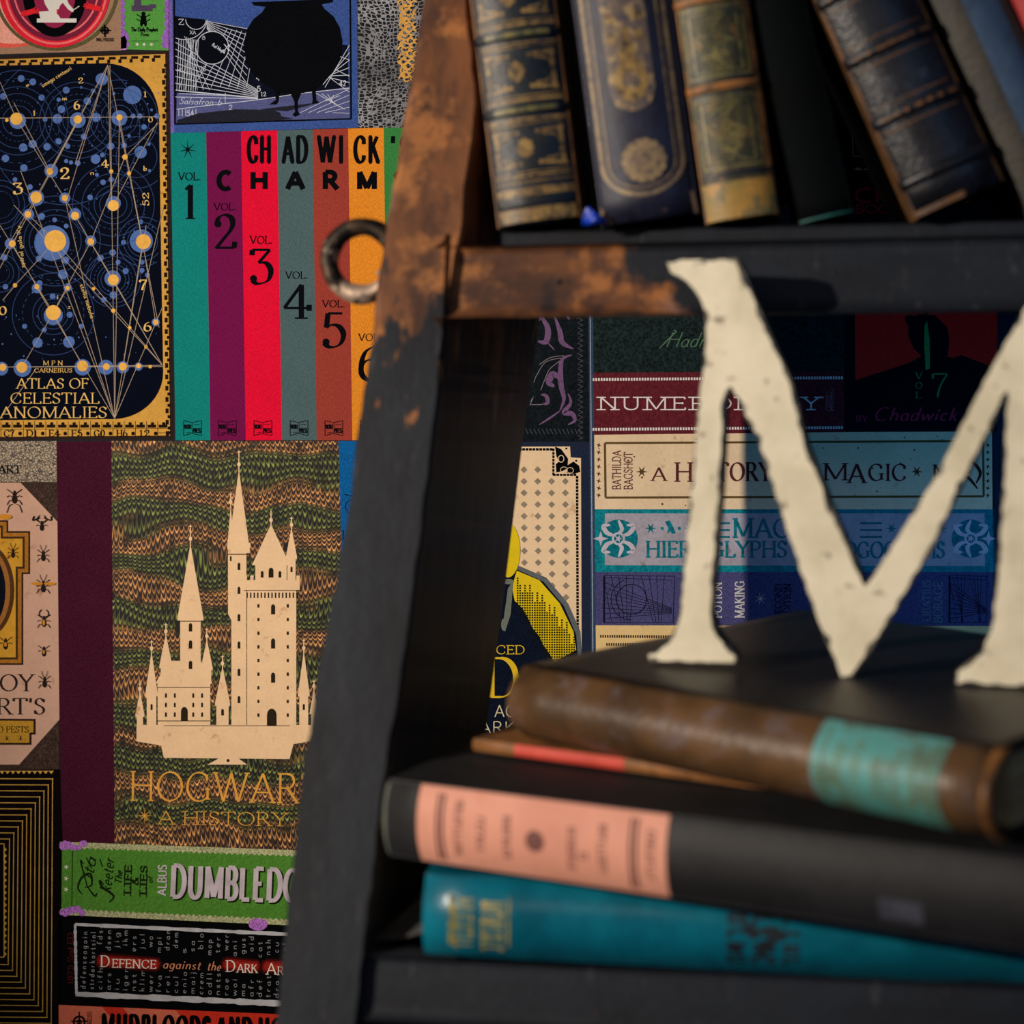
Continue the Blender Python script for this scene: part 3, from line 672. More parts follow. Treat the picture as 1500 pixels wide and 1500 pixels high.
d.out('lettering', P((222, 160, 66), .2, 'foil'), c)
c = cover('printed_spine', 'plain bright blue cloth spine right of the marbled cover', [(496, 646), (600, 646), (600, 1262), (512, 1256)], P((16, 92, 156), .3))
d = WD(3); d.ring(516, 742, 10, 1); d.line(504, 724, 520, 728, 1.2); d.text('L', 501, 790, 13, 10, .14, .06, .09); d.out('lettering', INK, c)

# --- nested gold rectangles, bottom left
c = cover('printed_cover', 'black cover with nested gold rectangles, bottom left corner of the wall', [(-150, 1129), (88, 1127), (92, 1240), (86, 1660), (-150, 1660)], P((13, 6, 9), .25))
d = WD(3)
for i in range(11):
    x = 77-6.3*i; y0 = 1140+8.8*i; y1 = 1499-8.6*i; d.line(-150, y0, x+1, y0+1, 1.3); d.line(x, y0, x-2, y1, 1.3); d.line(x-1, y1, -150, y1-2, 1.3)
for i in range(28): x = 79-i*8; d.poly([(x, 1129), (x-8, 1129), (x-4, 1134)])
for i in range(18): y = 1240+i*9; d.poly([(6, y), (6, y+9), (10, y+4.5)])
d.line(6, 1236, 6, 1402, 1.4); d.line(-150, 1236, 6, 1236, 1.4); d.line(-150, 1402, 6, 1402, 1.4)
d.out('print_line', P((190, 150, 66), .3, 'foil'), c)

# --- green biography spine
gl = lambda x, y: y+(x-88)*.034
c = cover('printed_spine', 'lime green spine lying across with silver and black lettering', [(88, 1233), (560, 1250), (560, 1362), (88, 1340)], P((78, 132, 48), .10, 'leather'))
d = WD(3)
for (ya, s_) in ((1233, 1), (1340, -1)):
    pts = [(88, ya)]; sl = .036 if s_ == 1 else .046
    for i in range(118): x = 88+i*4; pts.append((x, ya+(x-88)*sl+s_*(7+3*(i % 2))))
    pts += [(556, ya+468*sl)]; d.poly(pts)
d.out('print_lace', P((170, 172, 130), .4), c)
d = WD(4); rr = random.Random(2)
for bx0, by0, k in ((90, 1238, 14), (90, 1334, 14), (108, 1239, 8), (108, 1335, 8)):
    for i in range(k): d.ell(bx0+rr.random()*16, by0+(rr.random()-.5)*8, 3+rr.random()*2, n=9)
d.ell(378, 1354, 14, 9, 16)
d.out('print_flower', P((176, 112, 196), .4), c)
d = WD(5); d.line(106, 1246, 105, 1330, .8)
d.curve([(120, 1310), (114, 1300), (120, 1285), (132, 1280), (134, 1296), (124, 1300)], 1.2, 3); d.curve([(128, 1300), (118, 1262), (122, 1266)], 1, 2); d.curve([(126, 1296), (138, 1312), (142, 1308)], 1, 2.4)
d.text('ita', 135, 1290, 18, 32, .12, .06, 0, slant=.3, rot=-80); d.curve([(160, 1322), (166, 1312), (150, 1300), (146, 1290), (152, 1296)], 1.2, 3.4); d.text('keeter', 162, 1308, 17, 50, .12, .06, 0, slant=.3, rot=-84); d.line(134, 1272, 126, 1256, 1.4); d.line(150, 1270, 146, 1258, 1.4)
d.text('The', 178, 1296, 10, 20, .2, .1, 0, slant=.3, rot=-88); d.text('LIFE', 191, 1310, 9.5, 43, .32, .12, .12, rot=-88); d.text('&', 202, 1297, 9, 12, .3, .12, 0, rot=-88); d.text('LIES', 214, 1311, 9.5, 43, .32, .12, .12, rot=-88); d.text('of', 223, 1294, 8, 9, .2, .1, 0, slant=.3, rot=-88)
d.text('DUMBLEDORE', 251.5, 1315, 46, 232, .19, .16, 0, rot=2.2, sp=.16)
d.out('lettering', P((24, 34, 16), .2, 'plain'), c)
d = WD(6); d.text('DUMBLEDORE', 250, 1313.5, 46, 232, .16, .13, 0, rot=2.2, sp=.16); d.text('ALBUS', 243, 1312, 12.5, 45, .17, .14, 0, rot=-88)
d.out('lettering', P((196, 184, 192), .25, 'foil'), c)
d = WD(6); [d.star(97, y, 4.5, 5, .3) for y in (1270, 1287, 1303)]; d.out('print_star', P((214, 220, 190), .1), c)

# --- black spine with word columns
c = cover('printed_spine', 'black spine lying across with a silver frame, word columns and glowing red title', [(86, 1340), (560, 1362), (560, 1492), (86, 1472)], P((8, 8, 10), .2, 'plain'))
d = WD(3)
for q in ((110, 1354, 560, 1375, 5), (110, 1354, 112, 1457, 4), (111, 1456, 560, 1477, 8)):
    pts = []; k = 60; rr = random.Random(4)
    for i in range(k+1): pts.append((q[0]+(q[2]-q[0])*i/k, q[1]+(q[3]-q[1])*i/k))
    d.strip(pts, [q[4]*(.75+.5*rr.random()) for _ in pts])
d.out('print_frame', P((186, 186, 190), .25, 'foil'), c)
d = WD(3); cols = ['defenseagain', 'strdarkartsinl', 'cifh fdsd', 'ars dsen', 'iu s jig', 'iger ikm', 'nst ers', 'klim jul', 'wer wo', 'fva mpi', 'rei dran', 'cul dem', 'enio or s', 'maij ps sa', 'crem bloi', 'odll mop', 'nsts ter', 'roe wer', 'woi ani', 'ma gus', 'afr aid', 'def cat', 'trat nsh', 'dra cu', 'nc gel', 'rem sic', 'ost alo', 'bus tri']
for i, t in enumerate(cols):
    x = 125+i*12.3; yb = 1448+(x-110)*.047
    a = t.split(' ')
    if len(a) == 1: d.text(t, x, yb, 7.5, 84, .13, .08, .04, rot=-88, sp=.4)
    else:
        d.text(a[0], x, yb, 7.5, 7*len(a[0])+4, .13, .08, .04, rot=-88, sp=.3)
        d.text(a[-1], x, yb-58-(i % 3)*4, 7.5, 7*len(a[-1])+2, .13, .08, .04, rot=-88, sp=.3)
d.out('lettering', P((150, 150, 154), .1, 'plain'), c)
M = Mat('print_glow', 0.8); 
def glow(d, x0, x1, y):
    d.poly([(x0-5+3*math.cos(a), y-8+9*math.sin(a)) if math.cos(a) < 0 else (x1+5+3*math.cos(a), y-8+(x1-x0)*.05+9*math.sin(a)) for a in [R_(k) for k in range(0, 360, 20)]])
for L_, ex, cc in ((4, 3, (58, 14, 14)), (5, 0, (128, 26, 22)), (6, -3, (160, 40, 32))):
    d = WD(L_)
    for x0, x1, y in ((148, 228, 1416), (332, 374, 1421), (390, 480, 1424)):
        pts = []
        for k in range(0, 360, 15):
            a = R_(k); r = 1+.12*math.sin(k*3.1); cx_ = x0 if math.cos(a) < 0 else x1
            pts.append((cx_+(6+ex)*math.cos(a)*r, y-8+(cx_-x0)*.05+(8+ex)*math.sin(a)*r))
        d.poly(pts)
    d.out('print_glow', P(cc, .2), c)
d = WD(7)
d.text('D', 147, 1416, 16, 14, .13, .06, .08); d.text('EFENCE', 164, 1417, 12, 65, .14, .06, .08, rot=1.5); d.text('D', 331, 1423, 16, 14, .13, .06, .08); d.text('ARK', 347, 1424, 12, 30, .14, .06, .08, rot=2)
d.text('A', 390, 1427, 16, 15, .13, .06, .08); d.text('RTS', 406, 1428, 12, 30, .14, .06, .08, rot=2)
d.out('lettering', P((232, 222, 206), .05, 'plain'), c)
d = WD(7); d.text('against', 238, 1418, 13, 55, .12, .06, 0, slant=.25, rot=2.5, sp=.12); d.text('the', 303, 1421, 13, 20, .12, .06, 0, slant=.25, rot=2.5, sp=.1); d.out('lettering', P((214, 140, 108), .05, 'plain'), c)
d = WD(3); d.text('1875 2nd ED', 107, 1442, 8, 76, .16, .06, .06, rot=-90); d.out('lettering', P((96, 26, 28), .1, 'plain'), c)

# --- red spine at the bottom
c = cover('printed_spine', 'red and salmon spine lying across, lowest in the left stack of printed spines', [(86, 1472), (560, 1492), (560, 1660), (86, 1660)], P((206, 52, 36)))
d = WD(3); d.poly([(86, 1472), (150, 1475), (178, 1510), (190, 1660), (86, 1660)]); d.poly([(180, 1476), (258, 1480), (280, 1510), (200, 1500)]); d.out('print_shape', P((216, 112, 86), .2, 'aged'), c)
d = WD(4); d.text('MUDBLOODS AND HOW TO', 149, 1520, 34, 330, .19, .12, .04, sp=.3, rot=1.5)
d.line(116, 1482, 116, 1512, 2); d.line(104, 1496, 128, 1496, 2); d.ring(116, 1497, 8, 3); d.ring(116, 1497, 3, 2); d.text('ML PRESS', 134, 1520, 6, 38, .2, .1, .04, rot=-90)
d.out('lettering', INK, c)

# --- dark scroll cover in the shelf opening
c = cover('printed_cover', 'near-black leather cover with mauve scrollwork, seen through the shelf', [(673, 200), (861, 200), (865, 647), (673, 647)], P((20, 26, 30), .3, 'leather'))
d = WD(3)
for q, a, b in (([(790, 460), (802, 480), (800, 500), (788, 500)], 2, 9), ([(812, 462), (820, 485), (824, 502), (840, 511)], 1, 8), ([(800, 500), (808, 508), (812, 513)], 1, 2), ([(838, 520), (824, 526), (821, 545), (822, 565), (826, 585), (820, 602)], 1, 8), ([(822, 556), (810, 548), (804, 560), (812, 566)], 3, 10), ([(820, 602), (806, 612), (790, 622)], 1, 3), ([(832, 576), (836, 590), (826, 604), (838, 606), (842, 616), (832, 622)], 1, 7), ([(792, 578), (800, 580), (802, 590), (794, 592)], 1, 6), ([(792, 440), (790, 470)], 1, 12), ([(826, 450), (834, 468)], 2, 6)): d.curve(q, a, b)
d.out('print_scroll', P((112, 82, 118), .2), c)
d = WD(3); d.curve([(826, 524), (800, 530), (786, 550), (782, 560)], .8); d.curve([(824, 526), (806, 540), (798, 556), (792, 572)], .8); d.curve([(826, 521), (806, 524), (790, 534)], .8); d.curve([(776, 594), (782, 580), (778, 592), (800, 592)], .8)
d.out('print_line', P((140, 130, 138), .1), c)
d = WD(3)
for i in range(40): y = 345+i*7.5; d.line(846, y, 854, y+4, 1.2); d.line(854, y+4, 848, y+6, .9)
for i in range(14): x = 770+i*6; d.line(x, 628, x+4, 636, 1.1)
d.out('print_stitch', P((70, 74, 80), .2), c)
d = WD(3); d.poly([(861, 340), (868, 340), (873, 990), (866, 990)]); o = d.out('paper_seam', P((52, 70, 96)), wall); o['label'] = 'pale blue joint between two lengths of paper'
d = WD(4); d.poly([(863, 340), (864.2, 340), (869.5, 990), (868, 990)]); d.out('paper_seam', P((150, 160, 176)), wall)

# --- cream and yellow cover in the shelf opening
c = cover('printed_cover', 'navy cover with a cream diamond-dotted panel and yellow wing, seen through the shelf', [(600, 647), (866, 647), (870, 1300), (600, 1300)], P((34, 42, 62)))
d = WD(3); d.poly([(620, 655), (835, 654), (836, 670), (851, 671), (852, 958), (600, 958)]); d.out('print_panel', P((238, 206, 164), .08, 'aged'), c)
d = WD(4); 
for i in range(8):
    for j in range(13):
        x, y = 686.5+i*20.2, 673+j*17.0
        if i >= 6 and j == 0: continue
        x += j*.1; d.poly([(x-5, y+15), (x, y+10), (x+5, y+15), (x, y+20)])
d.out('print_diamond', P((146, 132, 112)), c)
d = WD(4)
for i in range(38): x = 620+i*5; d.rect(x, 656.5, x+4, 660)
for i in range(8): y = 657+i*5; d.rect(809, y, 812, y+4)
for i in range(7): x = 810+i*5; d.rect(x, 694, x+4, 697)
for i in range(52): y = 697+i*5; d.rect(843.5+i*.02, y, 847+i*.02, y+4)
d.poly([(813, 654), (822, 658), (832, 672), (831, 686), (824, 690), (815, 692), (814, 680), (819, 676), (815, 668)])
d.poly([(829, 683), (840, 676), (848, 682), (850, 691), (842, 694), (830, 693)]); d.ell(829.5, 657, 1.5); d.ell(844, 675, 1.5); d.out('print_ornament', INK, c)
d = WD(5); d.ring(826, 688, 5, 1, 4); d.ring(835, 689, 5, 1, 4); d.ring(822, 672, 4, 1.2, 5); d.out('print_ornament', P((226, 196, 156)), c)
d = WD(5); d.poly([(735, 838), (758, 828), (800, 846), (832, 884), (850, 925), (852, 958), (855, 1290), (620, 1290), (640, 960)]); d.out('print_shape', P((96, 102, 104)), c)
d = WD(6); d.poly([(733, 846), (757, 834), (796, 852), (826, 888), (844, 930), (846, 960), (854, 1290), (610, 1290), (640, 960)]); d.out('print_shape', P((14, 22, 38), .3), c)
YEL = P((226, 196, 30), .12, 'aged')
d = WD(7); d.poly([(757, 836), (790, 850), (820, 884), (840, 925), (844, 952), (812, 970), (804, 956), (796, 945), (790, 932), (780, 920), (774, 906), (766, 892), (754, 880), (750, 860)]); d.ell(744, 806, 18, 40, 24); d.out('print_wing', YEL, c)
d = WD(8)
for i in range(24):
    for j in range(34):
        x, y = 757+i*3.6, 846+j*3.6
        top = 838+(x-757)*.45+((x-757)/86)**2*50+5+(i*7 % 5)*5
        if y > top and y < 870+(x-752)*1.72+8 and x < 843: d.rect(x, y, x+2.4, y+2.4)
d.out('print_dots', P((24, 24, 14)), c)
d = WD(8); d.poly([(744, 862), (752, 850), (748, 900), (740, 925), (736, 920)]); d.ell(738, 915, 4, 9); d.ell(745, 852, 8, 4); d.out('print_shape', P((110, 116, 104)), c)
d = WD(8); d.text('ADVANCED', 648, 958, 12.5, 121, .13, .06, .09); d.text('D', 714, 1021, 57, 46, .15, .03, .06); d.ell(757, 992, 4); d.out('lettering', P((222, 184, 36), .1, 'foil'), c)
d = WD(8); d.text('AGAINST', 724, 1050, 17, 100, .1, .08, 0); d.text('DARK ARTS', 682, 1074, 17, 150, .1, .08, 0); d.out('lettering', P((214, 200, 166), .1, 'foil'), c)

# --- right-hand stack of printed spines
c = cover('printed_spine', 'black leather spine with faint green script, top of the right-hand stack', [(866, 300), (1238, 300), (1236, 544), (867, 546)], P((26, 38, 38), .5, 'leather'))
d = WD(3); d.text('Hadrian', 974, 508, 21, 92, .08, .05, 0, slant=.4); d.curve([(966, 510), (976, 500), (990, 486), (986, 484)], 1, 2); d.out('lettering', P((84, 116, 88), .1), c)
c = cover('printed_spine', 'maroon spine with cream slab letters and dotted rules', [(867, 546), (1236, 543), (1237, 633), (868, 637)], P((96, 34, 42), .2, 'leather'))
d = WD(3)
for i in range(92):
    for y in (554, 627): d.rect(868+i*4, y-i*.03, 870.6+i*4, y+4-i*.03)
d.text('NUMEROLOGY', 876, 600, 18, 325, .14, .10, .14, sp=.16); d.out('lettering', P((232, 222, 214), .08), c)
d = WD(3); d.text('Wenlock', 1222, 604, 7, 34, .1, .08, 0, slant=.3, rot=-90); [d.ring(1214, 578+i*5, 4, .8) for i in range(5)]; d.out('print_ornament', P((150, 100, 110)), c)
c = cover('printed_cover', 'navy cover with a red panel and a gloved hand holding a green wand', [(1238, 300), (1458, 300), (1460, 631), (1237, 633)], P((12, 16, 26), .2))
d = WD(3); d.poly([(1252, 380), (1460, 380), (1461, 540), (1408, 520), (1395, 525), (1253, 557)]); d.out('print_shape', P((222, 40, 34)), c)
d = WD(4); d.poly([(1253, 557), (1330, 532), (1350, 522), (1338, 510), (1330, 490), (1332, 470), (1345, 460), (1370, 462), (1388, 480), (1391, 500), (1388, 522), (1402, 526), (1461, 548), (1461, 600), (1253, 600)])
d.curve([(1334, 478), (1330, 466), (1345, 468)], 4, 9); d.rect(1354, 440, 1360, 470); d.out('print_hand', P((11, 14, 22)), c)
d = WD(5); d.poly([(1354, 478), (1358, 470), (1362, 500), (1362, 540), (1356, 542), (1354, 510)])
for i, t in enumerate('VOL'): d.text(t, 1341, 555+i*14, 9, 10, .12, .06, .06)
d.text('7', 1364, 582, 35, 26, .09, .05, .08); d.out('lettering', P((40, 150, 74)), c)
d = WD(5); d.text('BY', 1254, 617, 8, 17, .16, .08, .06); d.text('Chadwick', 1279, 616, 19, 122, .16, .08, 0, slant=.3, sp=.1); d.out('lettering', P((176, 44, 74)), c)
c = cover('printed_spine', 'aged cream spine lying across with a brown rule and maroon history title', [(868, 637), (1237, 633), (1453, 632), (1456, 746), (868, 746)], P((232, 204, 164), .12, 'aged'))
d = WD(3); d.path([(886, 649), (1440, 646), (1441, 727), (887, 729)], 3.2, True); d.out('print_frame', P((98, 76, 40), .2, 'aged'), c)
d = WD(3); rr = random.Random(9)
for i in range(8): d.star(877, 652+i*10.5, 4, 4, .35, .3); d.star(1447, 652+i*10.5, 4, 4, .35, .3)
d.star(940, 691, 9, 6, .3); d.star(1343, 691, 9, 6, .3)
for i in range(60): d.ell(rr.uniform(870, 1450), rr.uniform(638, 744), rr.uniform(.5, 1.6), n=7)
d.out('print_star', P((88, 62, 36)), c)
d = WD(4); d.text('BATHILDA', 909, 717, 12, 57, .11, .08, .04, rot=-90); d.text('BAGSHOT', 926, 717, 12, 55, .11, .08, .04, rot=-90)
d.text('A', 954, 704, 19, 22, .16, .06, .06); d.text('H', 988, 705, 27, 27, .16, .06, .06); d.text('ISTORY OF', 1024, 704, 26, 154, .16, .06, .06, sp=.1)
d.text('M', 1205, 703, 24, 38, .16, .06, .06); d.text('A', 1242, 707, 27, 26, .16, .06, .06); d.text('GIC', 1272, 704, 24, 56, .16, .06, .06)
d.out('lettering', P((92, 40, 46), .1, 'plain'), c)
d = WD(4); d.curve([(1408, 668), (1424, 676), (1436, 692), (1430, 708)], 1.5, 5); d.curve([(1404, 706), (1416, 698), (1432, 716)], 1.5, 5); d.ell(1418, 690, 4); d.text('N', 1366, 703, 22, 22, .16, .06, .06); d.out('print_ornament', P((52, 42, 34)), c)
c = cover('printed_spine', 'teal spine lying across with a worn silver label of glyph lettering', [(868, 746), (1456, 746), (1458, 838), (869, 838)], P((16, 124, 134), .25, 'leather'))
d = WD(3); d.poly([(886, 752), (1442, 752), (1443, 829), (886, 828)]); d.out('print_panel', P((166, 160, 168), .28, 'aged'), c)
TE = P((16, 110, 122), .25, 'leather')
for cx in (906, 1422):
    d = WD(4); d.ell(cx, 789, 28, 28, 36); d.out('print_medallion', TE, c)
    d = WD(5); s_ = 1 if cx < 1000 else -1
    d.ring(cx, 789, 8, 3); [d.curve([(cx+s_*a*4, 789+b*4), (cx+s_*a*16, 789+b*8), (cx+s_*a*22, 789+b*18), (cx+s_*a*12, 789+b*20)], 2, 7) for a in (-1, 1) for b in (-1, 1)]
    d.star(cx-s_*26, 789, 11, 4, .35); d.curve([(cx, 762), (cx+s_*5, 775), (cx, 781)], 2, 6); d.curve([(cx, 816), (cx+s_*5, 803), (cx, 797)], 2, 6); d.star(cx, 789, 6, 5, .4)
    d.out('print_medallion', P((196, 188, 196), .25, 'aged'), c)
d = WD(4)
def stack(x): [d.rect(x, 765+i*10, x+32, 768+i*10) for i in range(3)]
stack(1037); stack(1260)
for x in (953, 1010, 1306, 1380): d.star(x, 774, 9, 6, .3)
for x in (970, 995, 1328, 1350): d.ell(x, 774, 2.4)
d.poly([(974, 764), (981, 762), (986, 772), (990, 781), (984, 782), (982, 778), (977, 782), (979, 774)]); d.poly([(1360, 764), (1366, 762), (1374, 781), (1364, 782)])
d.text('MAGICAL', 1073, 787, 27, 170, .17, .08, .06); d.text('HIEROGLYPHS', 946, 816, 23, 207, .18, .08, .05, sp=.04); d.text('&', 1180, 814, 16, 20, .12, .06, 0); d.text('LOGOGRAMS', 1222, 817, 23, 162, .18, .08, .05, sp=.04)
d.out('lettering', TE, c)
c = cover('printed_spine', 'violet-blue spine lying across with pale potion title and black line drawings', [(869, 838), (1455, 838), (1456, 917), (869, 916)], P((74, 72, 114), .3))
d = WD(3)
for bx0 in (884, 1390):
    d.path([(bx0, 843), (bx0+104 if bx0 < 1000 else bx0+56, 844), (bx0+102 if bx0 < 1000 else bx0+55, 912), (bx0, 912)], .9, True)
    d.line(bx0+1, 844, bx0+1, 912, 2.4)
    for i in range(9):
        w1 = 100 if bx0 < 1000 else 54
        d.line(bx0+2, 846+i*7.5, bx0+w1, 850+i*4+(i*37 % 40), .8); d.line(bx0+i*w1/9, 844, bx0+min(w1, i*w1/9+(i*53 % 30)-8 if i else 12), 911, .7)
d.ring(925, 878, 22, 1.2); d.ring(925, 878, 30, 1, a0=90, a1=250); d.out('print_line', P((20, 20, 40)), c)
d = WD(4); d.text('POTION', 1057, 905, 11, 52, .15, .11, .07, rot=-90); d.text('MAKING', 1090, 905, 13, 54, .15, .11, .07, rot=-90); d.star(1114, 877, 10, 7, .12); d.out('lettering', P((206, 200, 190), .08), c)
d = WD(4); d.text('SECOND', 1145, 905, 10, 50, .16, .12, .05, rot=-90); d.text('EDITION', 1158, 905, 10, 50, .16, .12, .05, rot=-90); d.out('lettering', P((22, 20, 48)), c)
d = WD(4); d.text('LIBATIUS', 1363, 910, 11, 60, .15, .1, .05, rot=-90); d.text('BORAGE', 1380, 912, 12, 60, .15, .1, .05, rot=-90); d.out('lettering', P((90, 116, 130)), c)
c = cover('printed_spine', 'pale yellow spine with dotted rules, lowest of the right-hand stack', [(869, 916), (1456, 917), (1458, 1010), (870, 1010)], P((230, 196, 134), .1, 'aged'))
d = WD(3)
for i in range(80): d.rect(879+i*3.4, 930+i*.02, 881+i*3.4, 934+i*.02); d.rect(888+i*3.4, 942, 890+i*3.4, 946)
d.out('print_dots', P((60, 34, 30)), c)
c = cover('printed_cover', 'dark cloth cover right of the red hand cover', [(1458, 300), (1700, 300), (1700, 1010), (1456, 1010), (1453, 640), (1460, 632)], P((22, 44, 60), .3))
c = cover('printed_cover', 'black cover with nested thin squares, seen between the upper books', [(1100, -90), (1700, -90), (1700, 300), (1100, 300)], P((14, 12, 22), .2))
d = WD(3)
for i in range(5): d.path([(1241+i*7.6, 60), (1250+i*7.6, 229-i*9.6), (1420, 229-i*9.6)], .9)
for i in range(12): x = 1250+i*14; d.poly([(x, 249), (x+7, 245), (x+14, 249)])
d.out('print_line', P((150, 142, 120), .1), c)
d = WD(3); d.text('CHARMS', 1252, 296, 20, 170, .26, .2, 0); d.text('BOOK', 1252, 312, 12, 70, .26, .2, 0); d.out('lettering', P((140, 20, 40)), c)
# ------------------------------------------------------------------ floor
M = Mat('floor_boards', 0.6); fl = M.done(M.scale((60, 44, 34), (M.noise(6, 4)-0.5)*0.8+1.0))
floor = mesh('floor', [(wx0, -2.6, 0), (wx1, -2.6, 0), (wx1, 0.1, 0), (wx0, 0.1, 0), (wx0, -2.6, -.05), (wx1, -2.6, -.05), (wx1, .1, -.05), (wx0, .1, -.05)],
             [(0, 1, 2, 3), (4, 5, 6, 7), (0, 1, 5, 4), (3, 2, 6, 7), (0, 3, 7, 4), (1, 2, 6, 5)], fl)
tag(floor, kind='structure')

# ------------------------------------------------------------------ the old ladder shelf
def wood(name, axis, thr):                   # black paint worn through to brown wood; thr gives how bare each point is
    M = Mat(name, 0.62, spec=0.3)
    stretch = M.comb(M.x*(14 if axis == 'z' else 3.5), M.y*14, M.z*(3.5 if axis == 'z' else 14))
    g = M.noise(1.6, 5, .62, stretch); g2 = M.noise(26, 4, .65); g3 = M.noise(9, 3, .6)
    woodc = M.mix(g.ss(.35, .65), (66, 40, 28), (120, 74, 42))
    woodc = M.mix(g2.ss(.50, .68)*0.8, woodc, (168, 108, 58))
    woodc = M.mix(g3.ss(.55, .64)*0.6, woodc, (150, 118, 108)); woodc = M.mix(M.noise(17, 4, .7).ss(.60, .70)*.6, woodc, (58, 34, 26))
    paint = M.mix(g.ss(.3, .7), (14, 17, 23), (28, 33, 42))
    paint = M.mix(M.noise(1, 4, .7, M.comb(M.x*90, M.y*90, M.z*9)).ss(.60, .74)*0.5, paint, (74, 74, 78))
    paint = M.mix(g2.ss(.70, .76)*0.5, paint, (128, 84, 48))
    bare = (thr(M)+(g3-0.5)*1.4+(g2-0.5)*0.7).ss(0.42, 0.58)
    return M.done(M.mix(bare, paint, woodc), g+g2, .5, .002)
z480 = W(600, 500, .6).z
x1000 = W(985, 400, .475).x
base_pt = W(600, 900, .6); base_pt = Vector((base_pt.x, -.45, 0))
lad = empty('ladder_shelf', base_pt, 'old black-painted wooden ladder shelf, brown wood showing through at the upper left', 'shelf')
M_stile = wood('worn_paint_stile', 'z', lambda M: (M.z+(-z480))*6.0+0.52+(M.noise(1, 3, .6, M.comb(M.x*60, M.y*60, M.z*7))-0.5)*2.2)
M_rail = wood('worn_paint_rail', 'x', lambda M: ((M.x+base_pt.x)-x1000)*-5.0+0.36)
M_dark = wood('worn_paint_dark', 'x', lambda M: M.z*0.0-0.35)
xc = W(1480, 500, .6).x                       # centre line of the shelf
Lf = [(-700, 668), (-60, 630), (0, 622), (75, 610), (150, 597), (250, 580), (330, 566), (400, 556), (500, 545), (640, 524), (740, 512), (840, 494), (950, 473), (1060, 455), (1150, 440), (1300, 424), (1400, 414), (1500, 404), (1650, 388)]
Rf = [(-700, 650+50), (-60, 682), (0, 688), (75, 697), (150, 703), (200, 698), (260, 689), (335, 682), (400, 668), (480, 656), (640, 640), (800, 620), (950, 601), (1130, 571), (1300, 550), (1400, 538), (1500, 527), (1650, 510)]
Rb = [(-700, 880), (400, 800), (460, 791), (600, 771), (840, 742), (1060, 713), (1400, 668), (1650, 635)]
def ip(t, y):
    for (a, b), (c_, d_) in zip(t, t[1:]):
        if a <= y <= c_: return b+(d_-b)*(y-a)/(c_-a)
    return t[-1][1]
LZ = W(1100, 1428, .6).z; LEAN = .125/(W(1100, 400, .475).z-LZ)
def side(mirror):
    rows = []; rr = random.Random(8)
    ys = [-700, -400, -200, -100]+list(range(-50, 1651, 25))
    for y in ys:
        j = rr.uniform(-1.6, 1.6); j2 = rr.uniform(-1.6, 1.6)
        l, r, b = ip(Lf, y)+j, ip(Rf, y)+j2, ip(Rb, y)
        def at(px, s0):
            s_ = s0
            for _ in range(12): s_ = s0-(W(px, y, s_).z-LZ)*LEAN*(1 if s0 > .5 else .45)
            return W(px, y, s_)
        br = at(b, .25)
        rows.append([at(l+8, .602), at(r-8, .602), at(r-2, .599), at(r, .592), br, br+Vector((-.016, 0, 0)), at(l, .592), at(l+2, .599)])
    a, b = rows[-5], rows[-1]
    k = b[0].z/(a[0].z-b[0].z)
    rows.append([q+(q-p)*k for p, q in zip(a, b)])
    vs = [p for r in rows for p in r]
    if mirror: vs = [Vector((2*xc-p.x, p.y, p.z)) for p in vs]
    n = 8; fs = []
    for i in range(len(rows)-1):
        for k in range(n): fs.append((i*n+k, i*n+(k+1) % n, (i+1)*n+(k+1) % n, (i+1)*n+k))
    fs += [tuple(range(n)), tuple(range((len(rows)-1)*n, len(rows)*n))]
    return mesh('side_panel', vs, fs, M_stile, lad, base_pt)
o = side(False); o['label'] = 'tapering left upright, bare brown wood above and black paint below'
side(True)
def beam(name, x0, x1, s0, s1, z0, z1, m, bev=.004, seg=3, lean=0):
    bm = bmesh.new(); bmesh.ops.create_cube(bm, size=1)
    for v in bm.verts:
        v.co = Vector((x0+(v.co.x+.5)*(x1-x0), -(s0+(v.co.y+.5)*(s1-s0)), z0+(v.co.z+.5)*(z1-z0)))-base_pt
    bmesh.ops.bevel(bm, geom=list(bm.edges), offset=bev, segments=seg, profile=.5, affect='EDGES')
    bmesh.ops.recalc_face_normals(bm, faces=bm.faces)
    zc = (z0+z1)/2-base_pt.z
    for v in bm.verts: v.co.y += lean*(v.co.z-zc)
    d = bpy.data.meshes.new(name); bm.to_mesh(d); bm.free(); d.materials.append(m)
    return link(bpy.data.objects.new(name, d), lad)
def level(px, py, s): return W(px, py, s).z
US = .475
uz1, uz0 = level(1100, 352, US), level(1100, 460, US)
xl = W(664, 410, US).x
beam('front_rail', xl-.006, 2*xc-xl+.006, US-.032, US-.004, uz0, uz1, M_rail, .010, 4, LEAN)['label'] = 'upper rail, paint worn off its left half'
ub = level(1000, 331, US-.015)
xb = W(700, 340, US-.05).x
beam('shelf_board', xl+.030, 2*xc-xl-.030, .14, US-.026, uz1-.004, ub, M_dark, .003)
lz1, lz0 = level(1100, 1428, .6), level(700, 1496, .6)
xl2 = W(534, 1430, .6).x
beam('front_rail', xl2-.006, 2*xc-xl2+.006, .570, .598, lz0, lz1, M_dark, .006, 4, LEAN)
beam('shelf_board', xl2+.01, 2*xc-xl2-.01, .26, .574, lz1-.02, lz1, M_dark, .003)
